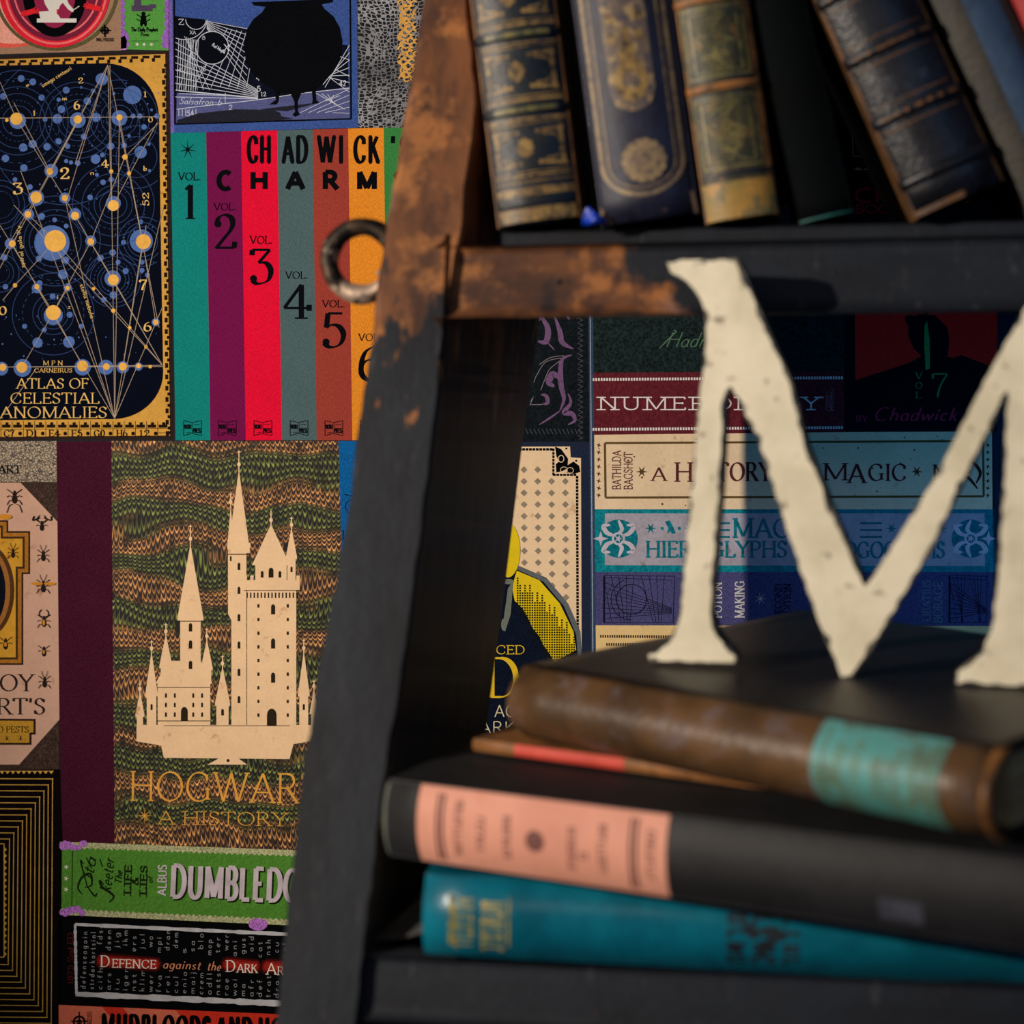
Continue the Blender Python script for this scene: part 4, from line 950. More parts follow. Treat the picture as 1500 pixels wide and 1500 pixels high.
# third and fourth treads below the frame
for dz in (.47, .94):
    k = xl2-.05*dz/.47; sh = .27*dz
    beam('front_rail', k, 2*xc-k, .574+sh, .600+sh, lz0-dz, lz1-dz, M_dark, .006, 4)
    beam('shelf_board', k+.01, 2*xc-k-.01, .26+sh, .574+sh, lz1-.02-dz, lz1-dz, M_dark, .003)
M = Mat('dark_nail', .6, .3); M_nail = M.done((30, 26, 24))
# iron ring on the outside of the left upright
M = Mat('old_iron', 0.5, 0.55); n_ = M.noise(60, 4, .6); n2_ = M.noise(34, 3, .6)
iron = M.done(M.mix(n2_.ss(.50, .60), M.mix(n_.ss(.4, .7), (26, 22, 20), (84, 66, 50)), (196, 170, 148)), n_, .6, .002)
def torus(name, c_, ax_u, ax_v, R0, r0, m, parent, off, a0=0, a1=360, n=48, k=14, wob=0):
    nrm = ax_u.cross(ax_v); vs = []; fs = []; full = a1-a0 == 360; N_ = n if full else n+1
    for i in range(N_):
        a = R_(a0+(a1-a0)*i/n); d_ = ax_u*math.cos(a)+ax_v*math.sin(a)
        rr_ = r0*(1+wob*math.sin(3*a)+wob*.6*math.sin(7*a+1))
        for j in range(k):
            b = 2*PI*j/k; vs.append(c_+d_*(R0+rr_*math.cos(b))+nrm*rr_*math.sin(b))
    for i in range(n):
        for j in range(k):
            i2 = (i+1) % N_; fs.append((i*k+j, i*k+(j+1) % k, i2*k+(j+1) % k, i2*k+j))
    if not full: fs += [tuple(range(k)), tuple(range((N_-1)*k, N_*k))]
    return mesh(name, vs, fs, m, parent, off, True)
rc = W(531, 382, .455)
px_ = (W(631, 382, .455)-rc).length/100
rg = torus('iron_ring', rc, Vector((1, 0, 0)), Vector((0, 0, 1)), 49*px_, 13.5*px_, iron, lad, base_pt, wob=.05)
rg['label'] = 'thick rusty iron ring with pale worn patches'
torus('staple', W(572, 400, .455), Vector((1, 0, 0)), Vector((0, 1, 0)), .008, .003, iron, lad, base_pt, n=20, k=8)
# small nails and dents on the front
for k, (x, y, s_) in enumerate(((818, 414, .4715), (1222, 402, .4700))):
    p = W(x, y, s_); bm = bmesh.new(); bmesh.ops.create_uvsphere(bm, u_segments=12, v_segments=6, radius=.0026)
    for v in bm.verts: v.co = Vector((v.co.x, v.co.y*.35, v.co.z))+p-base_pt
    d_ = bpy.data.meshes.new('nail_head'); bm.to_mesh(d_); bm.free(); d_.materials.append(iron); link(bpy.data.objects.new('nail_head', d_), lad); d_.materials[0] = M_nail

# ------------------------------------------------------------------ books
def hide(name, a, b, c2=None, rough=.5, amt=.5, bump=.5, scale=40, spec=.4, thr=(.55, .7)):
    M = Mat(name, rough, spec=spec); n = M.noise(scale, 5, .65); n2 = M.noise(scale*.4, 3, .6); n3 = M.noise(scale*6, 2)
    cc = M.mix(n2.ss(.35, .65), a, b)
    if c2: cc = M.mix(n.ss(*thr)*amt, cc, c2)
    return M.done(cc, n+n3, bump, .001)
pagesM = Mat('page_edges', .8); pg = pagesM.noise(1, 3, .6, pagesM.comb(pagesM.x*900, pagesM.y*6, pagesM.z*6))
PAGES = pagesM.done(pagesM.mix(pg.ss(.3, .7), (110, 88, 60), (196, 170, 124)))
GILT = hide('gilt', (112, 86, 48), (150, 120, 66), (26, 28, 30), .45, .8, .2, 140, thr=(.48, .62))
GILTG = hide('gilt_green', (92, 88, 48), (134, 122, 70), (20, 42, 50), .45, .8, .2, 120, thr=(.48, .62))

def box_m(x0, x1, y0, y1, z0, z1):
    vs = [Vector((x, y, z)) for x in (x0, x1) for y in (y0, y1) for z in (z0, z1)]
    return vs, [(0, 1, 3, 2), (4, 5, 7, 6), (0, 1, 5, 4), (2, 3, 7, 6), (0, 2, 6, 4), (1, 3, 7, 5)]
def bbox(name, dims, m, parent, bev=.0008):
    bm = bmesh.new(); vs, fs = box_m(*dims); vv = [bm.verts.new(v) for v in vs]; [bm.faces.new([vv[i] for i in f]) for f in fs]
    bmesh.ops.recalc_face_normals(bm, faces=bm.faces)
    bmesh.ops.bevel(bm, geom=list(bm.edges), offset=bev, segments=2, profile=.5, affect='EDGES')
    d = bpy.data.meshes.new(name); bm.to_mesh(d); bm.free(); d.materials.append(m); return link(bpy.data.objects.new(name, d), parent)
class Book:
    def __init__(s, name, label, mat4, T, H, D, bulge, spine, board, group=None, cat='book', ct=.003, pages=PAGES, bands=(), band_m=None, band_r=.0022, warp=None):
        s.T, s.H, s.D, s.b = T, H, D, bulge
        s.root = bpy.data.objects.new(name, None); link(s.root); s.root.matrix_world = mat4; s.root.empty_display_size = .02
        tag(s.root, label, cat, group)
        n = 20; nz = 12; vs = []; fs = []; j = .004
        def arc(u, off): return Vector((u*(T/2+off*.3), j-(bulge)*(1-abs(u)**2.2)-off*(1 if abs(u) < 1 else .3), 0))
        for k in range(nz+1):
            z = H*k/nz
            for i in range(n+1): p = arc(-1+2*i/n, .0); vs.append(Vector((p.x, p.y, z)))
            for i in range(n+1): p = arc(-1+2*i/n, -.002); vs.append(Vector((p.x*.97, p.y, z)))
        w_ = 2*(n+1)
        for k in range(nz):
            for i in range(n):
                a = k*w_+i; fs.append((a, a+1, a+1+w_, a+w_)); a += n+1; fs.append((a, a+1, a+1+w_, a+w_))
            a = k*w_; fs.append((a, a+n+1, a+n+1+w_, a+w_)); a = k*w_+n; fs.append((a, a+n+1, a+n+1+w_, a+w_))
        for k in (0, nz):
            for i in range(n): a = k*w_+i; fs.append((a, a+1, a+n+2, a+n+1))
        s.spine = mesh('spine', vs, fs, spine, s.root, smooth=True)
        s.spine.data.polygons.foreach_set('use_smooth', [True]*len(s.spine.data.polygons))
        for sg in (-1, 1):
            x0, x1 = sorted((sg*T/2, sg*(T/2-ct)))
            if warp and sg == warp[0]:
                vs = []; fs = []; nu, nv = 30, 26
                for t_ in (0, 1):
                    for iu in range(nu+1):
                        for iv in range(nv+1):
                            y = .004+(D-.004)*iu/nu; z = H*iv/nv; e_ = warp[1](y/D, iv/nv)
                            vs.append(Vector((sg*(T/2-ct*t_+e_), y, z)))
                m_ = (nu+1)*(nv+1)
                for iu in range(nu):
                    for iv in range(nv):
                        a = iu*(nv+1)+iv; fs.append((a, a+1, a+nv+2, a+nv+1)); fs.append((m_+a, m_+a+1, m_+a+nv+2, m_+a+nv+1))
                rim = [iv for iv in range(nv+1)]+[iu*(nv+1)+nv for iu in range(1, nu+1)]+[nu*(nv+1)+iv for iv in range(nv-1, -1, -1)]+[iu*(nv+1) for iu in range(nu-1, 0, -1)]
                for a, b in zip(rim, rim[1:]+rim[:1]): fs.append((a, b, m_+b, m_+a))
                mesh('board', vs, fs, board, s.root, smooth=True)
            else: bbox('board', (x0, x1, .003, D, 0, H), board, s.root)
        # leaves, in a few gatherings that step slightly
        rr = random.Random(int(T*1e5)); g = 6; tw = (T-2*ct-.0006)
        vs = []; fs = []
        for k in range(g):
            a = -tw/2+tw*k/g; b = a+tw/g*.985; q = rr.uniform(.003, .0042)
            v_, f_ = box_m(a, b, .0055+(.014 if bulge > .015 else -bulge*.55*(1-((a+b)/tw)**2)), D-q, .003, H-q)
            o_ = len(vs); vs += v_; fs += [tuple(o_+i for i in f) for f in f_]
        mesh('page_block', vs, fs, pages, s.root)
        for v in bands:
            vs = []; fs = []
            for i in range(n+1):
                u = -1+2*i/n
                for k in range(7):
                    a = PI*k/6; p = arc(u, 0); nrm = Vector((u*.5, -1, 0)).normalized()
                    q = p+nrm*(band_r*math.sin(a)-.0004); vs.append(Vector((q.x, q.y, v+band_r*1.5*math.cos(a))))
            for i in range(n):
                for k in range(6): a = i*7+k; fs.append((a, a+1, a+8, a+7))
                fs.append((i*7, i*7+6, i*7+13, i*7+7))
            fs += [tuple(range(7)), tuple(range(n*7, n*7+7))]
            mesh('raised_band', vs, fs, band_m or spine, s.root, smooth=True)
    def decal(s, off=.0004):
        return Draw(lambda u, v: Vector((u*s.T/2*(1+off/s.T), .004-s.b*(1-min(1, abs(u))**2.2)-off, v)))
    def put(s, d, name, m, label=None):
        o = d.out(name, m, s.root)
        if label: o['label'] = label
        return o

def upright(xlb, xrb, yb, s, lean, yaw=0):
    s -= .123; a = W(xlb, yb, s); b = W(xrb, yb, s); T = (b.x-a.x)*math.cos(R_(lean)); an = R_(lean)
    ex = Vector((math.cos(an), 0, math.sin(an))); ez = Vector((-math.sin(an), 0, math.cos(an))); ey = Vector((0, 1, 0))
    o = Vector((a.x, a.y, ub+.0006))+ex*T/2
    m = Matrix((( ex.x, ey.x, ez.x, o.x), (ex.y, ey.y, ez.y, o.y), (ex.z, ey.z, ez.z, o.z), (0, 0, 0, 1)))
    return m, T
K = .000503
G1 = 'old books standing on the upper shelf'
NAVY = hide('navy_leather', (7, 11, 18), (12, 26, 38), (50, 42, 28), .42, .5, .5, 90)
ORNG = hide('tan_leather', (84, 54, 28), (134, 88, 42), (46, 30, 20), .5, .7, .4, 70)
m4, T = upright(728, 853, 325, .583, 6.4)
b = Book('antique_book', 'navy antique book with gilt tooled panels, first on the upper shelf beside the upright', m4, T, K*428, .16, .010, NAVY, ORNG, bands=[K*170, K*283, K*396], band_m=NAVY)
d = b.decal()
def frame(d, u0, u1, v0, v1, t): d.rect(u0, v0, u1, v0+t, 10); d.rect(u0, v1-t, u1, v1, 10); d.rect(u0, v0, u0+.06, v1); d.rect(u1-.06, v0, u1, v1)
def flourish(d, v0, v1, s_=1):               # tooled corner scrolls and a central lozenge
    vm = (v0+v1)/2; h = v1-v0
    for k in range(9):
        a = 2*PI*k/9; d.ell(-.08+.14*math.cos(a)*s_, vm+.17*h*math.sin(a), .07, .05*h, 8)
    d.poly([(-.08, vm-.26*h), (.08, vm), (-.08, vm+.26*h), (-.24, vm)])
    for su in (-1, 1):
        for sv in (-1, 1):
            for k in range(5):
                d.ell(su*(.78-.13*k), vm+sv*(h*.40-.012*h*k), .07, .055*h, 8); d.ell(su*.76, vm+sv*h*(.40-.08*k), .06, .05*h, 8)
            d.curve([(su*.5, vm+sv*h*.42), (su*.35, vm+sv*h*.3), (su*.62, vm+sv*h*.25), (su*.7, vm+sv*h*.12)], .0004, .0016, 4)
for v0, v1 in ((K*70, K*156), (K*184, K*271), (K*297, K*384)):
    d.rect(-.88, v0, .9, v0+K*3, 12); d.rect(-.88, v0+K*6, .9, v0+K*8, 12); d.rect(-.88, v1-K*3, .9, v1, 12); d.rect(-.88, v1-K*8, .9, v1-K*6, 12); flourish(d, v0+K*10, v1-K*10)
for v in (K*170, K*283, K*396): d.rect(-.9, v-K*14, .9, v-K*12, 12); d.rect(-.9, v+K*12, .9, v+K*14, 12)
d.rect(-.9, K*42, .92, K*54, 12); d.rect(-.9, K*62, .92, K*64, 12); d.rect(-.9, K*4, .9, K*24, 12); b.put(d, 'gilt_tooling', GILT)
d = b.decal(.0028)
for v in (K*170, K*283, K*396):
    d = b.decal(.0028); d.rect(-.7, v-K*3.5, .75, v+K*3.5, 12); b.put(d, 'gilt_band', GILTG)
d = b.decal(.0003); d.rect(.95, 0, 1.0, K*426, 1, 10); b.put(d, 'worn_hinge', ORNG)

BLUEC = hide('blue_cloth', (14, 17, 38), (26, 30, 54), (66, 60, 60), .5, .35, .4, 120)
BLUED = hide('blue_cloth_side', (5, 10, 38), (8, 16, 50), None, .5, 0, .3, 120)
BRNZ = hide('bronze_gilt', (116, 98, 78), (150, 126, 90), (60, 56, 66), .5, .7, .2, 160, thr=(.5, .62))
m4, T = upright(881, 1026, 326, .586, 7)
b = Book('antique_book', 'blue cloth book with a bronze arched border and rosette, second on the upper shelf', m4, T, K*440, .165, .012, BLUEC, BLUED)
d = b.decal()
cv = .20
for r0, w_ in ((.82, .09), (.68, .035)):
    pts = [(-r0, .2)]+[(-r0, K*(90+q*10)) for q in range(20, 0, -1)]+[(-r0*math.cos(R_(a)), K*(85-(48 if r0 > .7 else 38)*math.sin(R_(a)))) for a in range(0, 181, 12)]+[(r0, K*(90+q*10)) for q in range(1, 21)]+[(r0, .2)]
    for (p, q) in zip(pts, pts[1:]):
        dx = (q[0]-p[0])*T/2; dy = q[1]-p[1]; l = math.hypot(dx, dy); nx, ny = -dy/l*w_*T/4, dx/l*w_*T/4
        d.poly([(p[0]+nx*2/T, p[1]+ny), (q[0]+nx*2/T, q[1]+ny), (q[0]-nx*2/T, q[1]-ny), (p[0]-nx*2/T, p[1]-ny)])
b.put(d, 'bronze_border', BRNZ)
d = b.decal(.0006)
for k in range(14):
    a = 2*PI*k/14; d.ell(.05+.34*math.cos(a), K*86+K*25*math.sin(a), .12, K*8, 10)
    d.ell(.05+.17*math.cos(a), K*86+K*12*math.sin(a), .08, K*5, 8)
d.ell(.05, K*86, .10, K*7, 10); b.put(d, 'rosette', BRNZ)
d = b.decal(.0005)
pts = [(-.46, .2), (-.46, K*190)]+[(-.46*math.cos(R_(a)), K*(188-28*math.sin(R_(a)))) for a in range(0, 181, 15)]+[(.46, K*190), (.46, .2)]
for i in range(8):
    a0, a1 = -.46+.92*i/8, -.46+.92*(i+1)/8; f_ = lambda q: K*(188-28*math.sqrt(max(0, 1-(q/.46)**2)))
    d.poly([(a0, f_(a0)), (a1, f_(a1)), (a1, .2), (a0, .2)])
PANB = hide('faded_panel', (62, 58, 68), (104, 88, 74), (170, 142, 92), .5, .7, .2, 110, thr=(.5, .62)); b.put(d, 'faded_panel', PANB)
d = b.decal(.0008)
for k in range(16): a = 2*PI*k/16; d.ell(.26*math.cos(a), K*205+K*22*math.sin(a), .09, K*9, 8)
d.poly([(-.2, K*225), (.2, K*225), (.05, K*285), (-.05, K*285)]); [d.ell(x, K*y, .09, K*9, 8) for x, y in ((-.3, 300), (.3, 300), (-.28, 270), (.28, 270))]; b.put(d, 'gilt_ornament', GILT)
d = b.decal(.0005); d.poly([(-.6, 0), (-.2, K*4), (.3, K*10), (.95, K*34), (.98, 0)]); d.poly([(-.98, 0), (-.98, K*30), (-.7, 0)]); b.put(d, 'worn_edge', hide('bare_board', (96, 74, 60), (130, 104, 84), None, .7))
# bright blue ribbon tip at its foot
rb = []; rf = []
for i in range(9):
    for j in range(5):
        u, v = i/8, j/4; rb.append(Vector((-T/2-.012+.014*u+.003*math.sin(v*4), -.006-.004*math.sin(u*3.1)-.003*math.sin(v*6), .0012+.012*math.sin(u*PI)*v+.002*v)))
for i in range(8):
    for j in range(4): a = i*5+j; rf.append((a, a+1, a+6, a+5))
rbn = mesh('ribbon_marker', rb, rf, hide('ribbon', (10, 52, 170), (18, 76, 200), None, .4), b.root, smooth=True); rbn['label'] = 'bright blue ribbon tip'
sd = rbn.modifiers.new('thickness', 'SOLIDIFY'); sd.thickness = .0008

GRN = hide('olive_leather', (32, 33, 20), (62, 58, 32), (124, 92, 42), .5, .6, .5, 90, thr=(.5, .66))
ORW = hide('rubbed_leather', (112, 74, 38), (152, 100, 50), (54, 42, 28), .5, .7, .4, 80, thr=(.5, .62))
m4, T = upright(1034, 1143, 330, .584, 7.6)
b = Book('antique_book', 'olive and gold banded antique book with rubbed orange edges, third on the upper shelf', m4, T, K*385, .155, .010, GRN, ORW, bands=[K*196, K*326], band_m=ORW)
d = b.decal()
for v0, v1 in ((K*76, K*182), (K*210, K*314), (K*340, K*380)):
    frame(d, -.86, .8, v0, v1, K*3); frame(d, -.7, .64, v0+K*8, v1-K*8, K*1.6)
    rr = random.Random(3)
    for k in range(26): d.curve([(rr.uniform(-.6, .5), rr.uniform(v0+K*12, v1-K*12)) for _ in range(3)], .0003, .0012, 3)
b.put(d, 'gilt_tooling', GILTG)
RULE = hide('rule', (10, 12, 26), (16, 18, 34), None, .5)
for v0, v1 in ((64, 70), (183, 186), (206, 209)): d = b.decal(.0005); d.rect(-.9, K*v0, .95, K*v1, 12); b.put(d, 'dark_rule', RULE)
d = b.decal(.0005); d.rect(-.94, K*2, .94, K*56, 12, 3); b.put(d, 'worn_foot', hide('gold_foot', (136, 112, 52), (180, 130, 54), (60, 84, 66), .5, .7, .3, 70, thr=(.48, .62)))
d = b.decal(.0004); d.rect(.84, 0, 1.0, .18, 3, 10); b.put(d, 'worn_hinge', ORW)

DTEAL = hide('dark_teal_cloth', (2, 4, 5), (2, 7, 9), (4, 20, 24), .85, .5, .3, 40, spec=.08, thr=(.55, .75))
m4, T = upright(1172, 1254, 332, .578, 11.8)
b = Book('antique_book', 'plain black-green book leaning left, fourth on the upper shelf', m4, T, K*345, .15, .006, DTEAL, DTEAL)
d = b.decal(); d.rect(-1, .0, 1, .0016, 12); b.put(d, 'teal_edge', hide('teal_thread', (12, 70, 66), (20, 90, 84), None, .6))

BLK = hide('black_leather', (9, 10, 15), (20, 23, 33), (56, 62, 80), .38, .5, .6, 60, thr=(.55, .72))
BRNE = hide('brown_edge', (70, 48, 30), (106, 72, 40), (38, 30, 24), .5, .6, .4, 80)
m4, T = upright(1343, 1497, 327, .590, 23.5)
b = Book('antique_book', 'scuffed black leather book with brown ridges, leaning left over a gap on the upper shelf', m4, T, K*460, .16, .012, BLK, BRNE, bands=[K*52, K*148, K*245, K*340], band_m=BLK, band_r=.003)
d = b.decal(.0034)
rr = random.Random(6)
for v in (K*148, K*245, K*340):
    d = b.decal(.0034)
    for k in range(7): x = -.8+.24*k; d.rect(x, v-K*2.5, x+rr.uniform(.1, .24), v+K*rr.uniform(1, 4), 2)
    b.put(d, 'rubbed_ridge', BRNE)
d = b.decal(.0005)
for v in (K*130, K*166, K*227, K*263, K*322): d = b.decal(.0005); d.rect(-.86, v-K*1, .8, v+K*1.2, 12); b.put(d, 'gilt_rule', BRNE)
d = b.decal(.0005); d.rect(-.96, K*2, .1, K*10, 6); b.put(d, 'worn_foot', BRNE)
d = b.decal(.0003); d.rect(.93, 0, 1, .215, 1, 10); b.put(d, 'worn_hinge', BRNE); d = b.decal(.0003); d.rect(-1, K*120, -.95, .215, 1, 10); b.put(d, 'worn_hinge', BRNE)

OLV = hide('dark_olive_board', (38, 34, 30), (50, 46, 38), None, .6)
BLG = hide('faded_blue_cloth', (40, 60, 86), (52, 74, 100), (34, 42, 54), .6, .4, .2, 100)
m4, T = upright(1512, 1626, 330, .583, 23.5)
b = Book('cloth_book', 'faded blue cloth book with a dark olive border, leaning behind the scuffed black book', m4, T, .20, .15, .008, BLG, OLV)
d = b.decal(); d.rect(-1, 0, -.28, .20, 6, 6); d.rect(.72, 0, 1, .2, 3, 6); b.put(d, 'olive_cloth', OLV)
REDC = hide('red_cloth', (150, 34, 36), (184, 48, 46), None, .6)
m4, T = upright(1632, 1740, 330, .583, 23.5)
b = Book('cloth_book', 'red cloth book at the upper right corner, rightmost of the leaning books', m4, T, .20, .15, .008, REDC, REDC)

# --- the lying books below
def lying(L, R2, T, D_, shrink=0):
    ez = (R2-L); H = ez.length; ez.normalize(); ey = Vector((0, 0, 1)).cross(ez).normalized(); ex = ey.cross(ez)
    o = L; return Matrix(((ex.x, ey.x, ez.x, o.x), (ex.y, ey.y, ez.y, o.y), (ex.z, ey.z, ez.z, o.z), (0, 0, 0, 1))), H
G2 = 'books lying in a stack on the lower shelf'
TEAL = hide('teal_cloth', (4, 88, 108), (8, 110, 132), (30, 60, 68), .30, .35, .2, 50, spec=.5, thr=(.6, .72))
L = PZ(622, 1341, 1.088); R2 = L+(PZ(1500, 1385, 1.05)-L)*1.1; T = .0535
m4, H = lying(L, R2, T, .2)
b = Book('cloth_book', 'teal cloth book with faded gold lettering, lowest of the lying books', m4, T, H, .20, .013, TEAL, TEAL)
kx = H/1000
d = b.decal()
d.rect(-.62, .017, .6, .020, 10); d.rect(-.62, .056, .6, .0575, 10)
def strokes(d, v, h, u0, u1, n, seed):       # small worn tooled letters, no longer legible
    rr = random.Random(seed); w_ = (u1-u0)/n
    for i in range(n):
        a = u0+w_*i; d.rect(a, v-h/2, a+w_*.28, v+h/2); k = rr.random()
        if k < .5: d.rect(a, v+h*.3, a+w_*.7, v+h/2)
        if k > .3: d.rect(a, v-h/2, a+w_*.7, v-h*.34)
        if rr.random() > .5: d.rect(a+w_*.45, v-h/2, a+w_*.7, v+h/2)
strokes(d, .027, .013, -.55, .75, 7, 1); strokes(d, .046, .015, -.5, .8, 7, 2)
b.put(d, 'gilt_lettering', hide('teal_gilt', (150, 140, 70), (196, 176, 96), (20, 90, 100), .5, .8, .1, 120, thr=(.5, .6)))
d = b.decal(.0005)
for v, h in ((.205, .012), (.222, .014), (.240, .010)): strokes(d, v, h, -.5, .8, 4, int(v*1000))
rr = random.Random(12)
for k in range(10): d.ell(rr.uniform(-.2, .6), rr.uniform(.20, .235), .12, .004, 9)
b.put(d, 'dark_stain', hide('stain', (26, 34, 42), (44, 40, 44), (6, 84, 102), .5, .6, .1, 90))

CHAR = hide('charcoal_cloth', (18, 18, 20), (26, 26, 29), None, .62, 0, .25, 70)
L = PZ(566, 1199, 1.105); R2 = L+(PZ(1500, 1328, .919)-L)*1.16; T = .0525
m4, H = lying(L, R2, T, .2)
b = Book('cloth_book', 'charcoal cloth book with a salmon pink paper label on its spine, above the teal book', m4, T, H, .215, .008, CHAR, CHAR)
lab0, lab1 = .026, .203
PINK = hide('pink_label', (206, 140, 118), (220, 154, 130), (186, 110, 90), .7, .4, .1, 30, thr=(.55, .7))
d = b.decal(.0005); d.rect(-.96, lab0, .96, lab1, 14, 8); lb = b.put(d, 'paper_label', PINK, 'salmon pink paper label')
d = b.decal(.0009); s_ = (lab1-lab0)/370
for v in (30, 38, 318, 326): d.rect(-.82, lab0+v*s_, .82, lab0+(v+4)*s_, 12)
for v, a, c_, n, sd_ in ((65, -.7, .7, 11, 3), (100, -.4, .5, 6, 4), (140, -.5, .55, 8, 5), (236, -.45, .6, 8, 6), (254, .1, .35, 2, 7), (280, -.6, .6, 9, 8), (348, -.6, .6, 9, 9)): strokes(d, lab0+v*s_, 11*s_, a, c_, n, sd_)
for k in range(8): a = 2*PI*k/8; d.ell(.16*math.cos(a), lab0+182*s_+.004*math.sin(a), .11, .0028, 8)
d.ell(0, lab0+182*s_, .14, .004, 10)
b.put(d, 'label_print', hide('label_ink', (96, 58, 54), (120, 74, 66), None, .7))
d = b.decal(.0004); d.rect(-.9, 0, .9, .0022, 8); b.put(d, 'worn_edge', hide('worn_edge_highlight', (70, 76, 70), (104, 108, 96), None, .7))  # pale strip paints the book end's greenish highlight along with worn cloth
d = b.decal(.0004); d.rect(.2, .335, .7, .36, 6); b.put(d, 'faded_lettering', hide('faded_print', (56, 56, 66), (70, 70, 82), (34, 34, 38), .5, .8, .1, 120))

# thin worn book between the charcoal and the brown book
WORN = hide('worn_orange_cloth', (110, 70, 34), (150, 96, 44), (60, 44, 26), .6, .6, .4, 60)
REDE = hide('red_edge', (186, 60, 46), (206, 76, 60), None, .6)
L = PZ(690, 1092.2, 1.17); R2 = PZ(1260, 1167.3, 1.03); T = .0088
m4, H = lying(L, R2, T, .2)
b = Book('thin_book', 'thin worn book with a red spine, squeezed between the charcoal and the brown book', m4, T, H, .20, .002, WORN, WORN, ct=.002)
d = b.decal(); d.rect(-.9, H*.12, .9, H*.42, 4, 6); b.put(d, 'red_edge', REDE, 'bright red stretch of the spine')

BRN = hide('brown_calf', (66, 47, 30), (98, 70, 42), (104, 92, 96), .42, .55, .7, 34, thr=(.52, .66))
DKB = hide('dark_calf', (12, 9, 11), (24, 18, 20), (70, 60, 70), .46, .4, .7, 26, thr=(.6, .74))
L = PZ(765, 1027, 1.17); R2 = PZ(1464, 1166, .914); T = .0520
m4, H = lying(L, R2, T, .26)
def hump(y, v):
    return -.0004+.0004*math.sin(v*21+y*7)*min(1, y*3)
b = Book('antique_book', 'thick brown calf book with a turquoise spine label and warped dark cover, under the letter', m4, T, H, .35, .020, BRN, DKB, warp=(-1, hump), ct=.004)
d = b.decal(.0006); l0, l1 = H*.69, H*.92
d.rect(-.97, l0, .97, l1, 14, 8)
lb = b.put(d, 'leather_label', hide('turquoise_label', (70, 130, 118), (86, 150, 150), (84, 84, 56), .5, .7, .3, 46, thr=(.47, .60)), 'flaking turquoise label')
d = b.decal(.0009)
for v in (.08, .9): d.rect(-.85, l0+(l1-l0)*v, .85, l0+(l1-l0)*(v+.02), 12)
for i, (v, a, c_, n) in enumerate(((.22, -.6, .6, 8), (.36, -.7, .7, 9), (.52, -.4, .5, 6), (.68, -.7, .7, 9), (.8, -.5, .5, 6))): strokes(d, l0+(l1-l0)*v, (l1-l0)*.06, a, c_, n, 20+i)
b.put(d, 'label_print', hide('label_wear', (84, 120, 92), (96, 110, 74), (80, 60, 40), .6, .7))
d = b.decal(.0004)
for v in (.004, .014): d.rect(-.95, H*v+.002, .95, H*v+.0032, 12)
b.put(d, 'tooled_line', BRNE)
# rolled headcap at the near end of the spine
vs = []; fs = []; n = 24
for i in range(n+1):
    u = -1+2*i/n; p = Vector((u*T/2, .004-.020*(1-abs(u)**2.2), H))
    for k in range(8): a = 2*PI*k/8; q = p+Vector((0, 1, 0))*.0036*math.cos(a)+Vector((0, 0, 1))*.0036*math.sin(a)+Vector((0, -.0006, 0)); vs.append(q)
for i in range(n):
    for k in range(8): fs.append((i*8+k, i*8+(k+1) % 8, (i+1)*8+(k+1) % 8, (i+1)*8+k))
mesh('headcap', vs, fs, ORNG, b.root, smooth=True)['label'] = 'rubbed tan headcap'

# grey folded card lying between the upright and the teal book
CARD = hide('grey_card', (52, 53, 54), (84, 84, 84), None, .6)
cA, cB, cC, cD, cE = PZ(547, 1352, 1.137), PZ(606, 1302, 1.205), PZ(624, 1300, 1.165), PZ(621, 1340, 1.125), PZ(585, 1350, 1.13)
cm = (cB+cD)/2+Vector((0, 0, .012)); vs = [cA, cB, cC, cD, cE, cm]; dn = Vector((0, 0, -.0012)); vs += [v+dn for v in vs]
fs = [(0, 1, 5), (1, 2, 5), (2, 3, 5), (3, 4, 5), (4, 0, 5)]; fs += [tuple(k+6 for k in f) for f in fs]+[(k, (k+1) % 5, 6+(k+1) % 5, 6+k) for k in range(5)]
low = Vector((cA.x, cA.y, lz1)); up = lz1+.0015-min(v.z for v in vs)
o = mesh('folded_card', [v+Vector((0, 0, up)) for v in vs], fs, CARD, None, low); o.location = low
tag(o, 'small grey folded card on the lower shelf, left of the teal book', 'card')

# ------------------------------------------------------------------ the letter M
zl = .2088*2400/432; zr = .2088*2400/461
A0 = PZ(1000, 972, zl); B0 = PZ(1450, 1001, zr); hx = Vector((B0.x-A0.x, B0.y-A0.y, 0)).normalized(); nrm = Vector((hx.y, -hx.x, 0))
def onM(px, py):
    r = ray(px, py); t = nrm.dot(A0-CAMP)/nrm.dot(r); return CAMP+r*t
out = [(976, 384), (1000, 380), (1078, 379), (1090, 398), (1110, 445), (1162, 566), (1180, 646), (1222, 752), (1268, 858),
       (1318, 782), (1370, 698), (1440, 560), (1500, 453), (1548, 374), (1650, 376), (1652, 394), (1622, 400), (1604, 440), (1598, 560), (1592, 700), (1586, 880), (1594, 950), (1622, 984), (1660, 994), (1660, 1010),
       (1540, 1008), (1400, 1001), (1400, 985), (1432, 962), (1452, 923), (1462, 830), (1470, 707), (1475, 575), (1440, 650), (1361, 811), (1300, 915), (1249, 992), (1232, 992), (1210, 940), (1187, 880), (1150, 770), (1110, 645), (1071, 566), (1062, 590), (1060, 640), (1056, 720), (1046, 850), (1043, 900), (1052, 930), (1072, 952), (1080, 962), (1078, 972), (950, 969), (949, 958), (976, 944), (992, 915), (997, 888), (1006, 780), (1016, 680), (1022, 600), (1034, 500), (1033, 458), (1024, 438), (1004, 412), (982, 400)]
rr = random.Random(21); pts = []
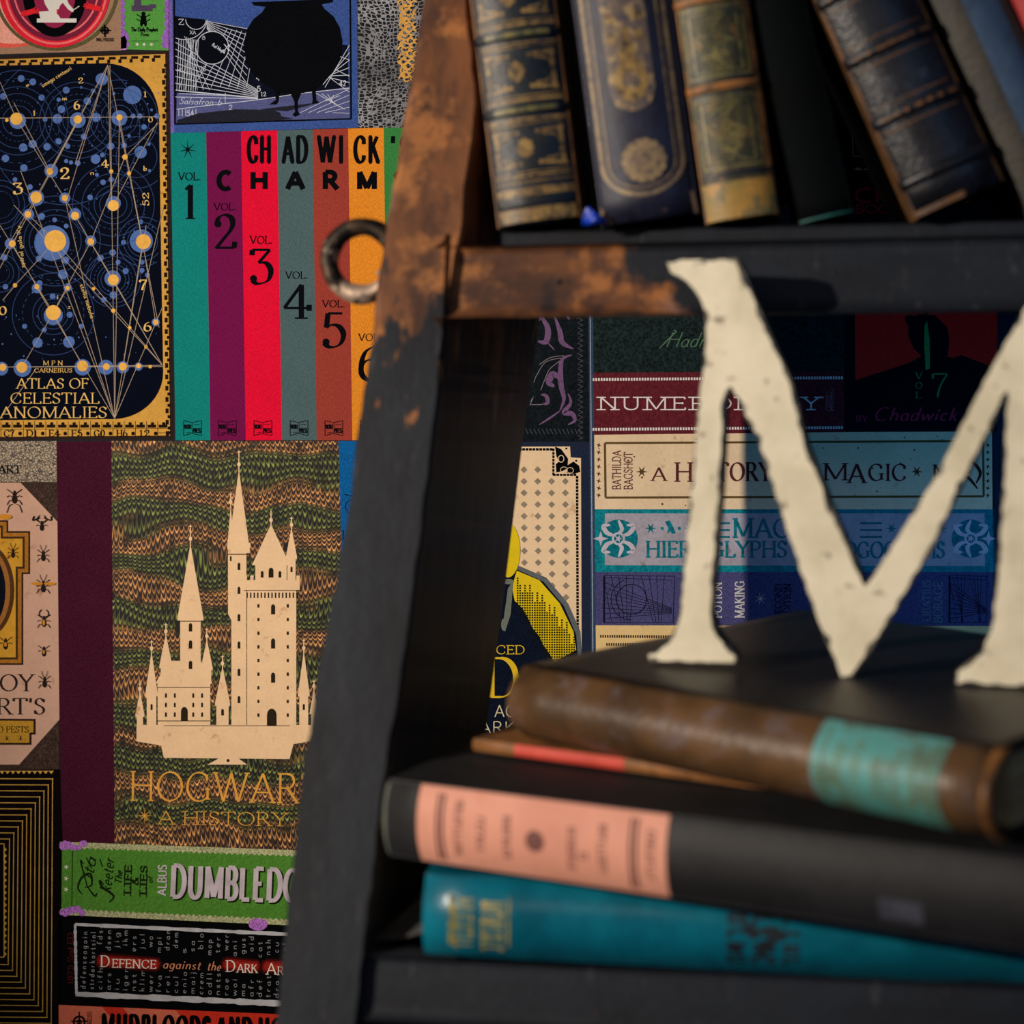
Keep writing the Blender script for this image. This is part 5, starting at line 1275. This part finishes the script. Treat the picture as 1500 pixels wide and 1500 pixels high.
for p, q in zip(out, out[1:]+out[:1]):
    l = math.hypot(q[0]-p[0], q[1]-p[1]); n = max(1, int(l/5))
    for i in range(n):
        t = i/n; j = .45 if n > 1 else .3; pts.append((p[0]+(q[0]-p[0])*t+rr.uniform(-j, j), p[1]+(q[1]-p[1])*t+rr.uniform(-j, j)*(0 if p[1] > 960 and q[1] > 960 else 1)))
fr_ = [onM(*p) for p in pts]; N = len(fr_)
if nrm.y > 0: nrm = -nrm
tri = tessellate_polygon([[Vector((p[0], p[1], 0)) for p in pts]])
vs = fr_+[p-nrm*.014 for p in fr_]
fs = [tuple(t) for t in tri]+[tuple(N+i for i in t) for t in tri]+[(i, (i+1) % N, N+(i+1) % N, N+i) for i in range(N)]
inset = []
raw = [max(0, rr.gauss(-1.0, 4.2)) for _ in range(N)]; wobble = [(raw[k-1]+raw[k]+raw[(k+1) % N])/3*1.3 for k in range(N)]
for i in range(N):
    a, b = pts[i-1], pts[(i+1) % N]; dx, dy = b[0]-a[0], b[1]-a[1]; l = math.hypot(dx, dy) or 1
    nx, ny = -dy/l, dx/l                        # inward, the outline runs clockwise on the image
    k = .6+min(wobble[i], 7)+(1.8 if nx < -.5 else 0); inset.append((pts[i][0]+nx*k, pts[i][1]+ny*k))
M = Mat('cream_enamel', .5); n1_ = M.noise(20, 4, .6); n2_ = M.noise(75, 4, .65)
cr = M.mix(n1_.ss(.35, .7), (226, 216, 190), (202, 192, 164)); cr = M.mix(n2_.ss(.62, .68)*.8, cr, (124, 108, 88)); cr = M.mix(M.noise(30, 5, .7).ss(.66, .70), cr, (56, 60, 62))
enamel = M.done(cr, n2_, .3, .001)
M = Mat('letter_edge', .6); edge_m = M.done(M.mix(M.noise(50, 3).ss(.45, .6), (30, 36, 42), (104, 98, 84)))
bc = Vector((A0.x, A0.y, min(p.z for p in fr_)))
lt = bpy.data.objects.new('letter', None); link(lt); lt.location = bc; lt.empty_display_size = .02
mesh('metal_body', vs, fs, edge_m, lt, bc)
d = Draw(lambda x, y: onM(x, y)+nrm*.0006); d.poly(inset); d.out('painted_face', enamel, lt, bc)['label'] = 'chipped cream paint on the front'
tag(lt, 'large cream-painted metal capital letter M with chipped dark edges, standing on the brown book', 'letter')
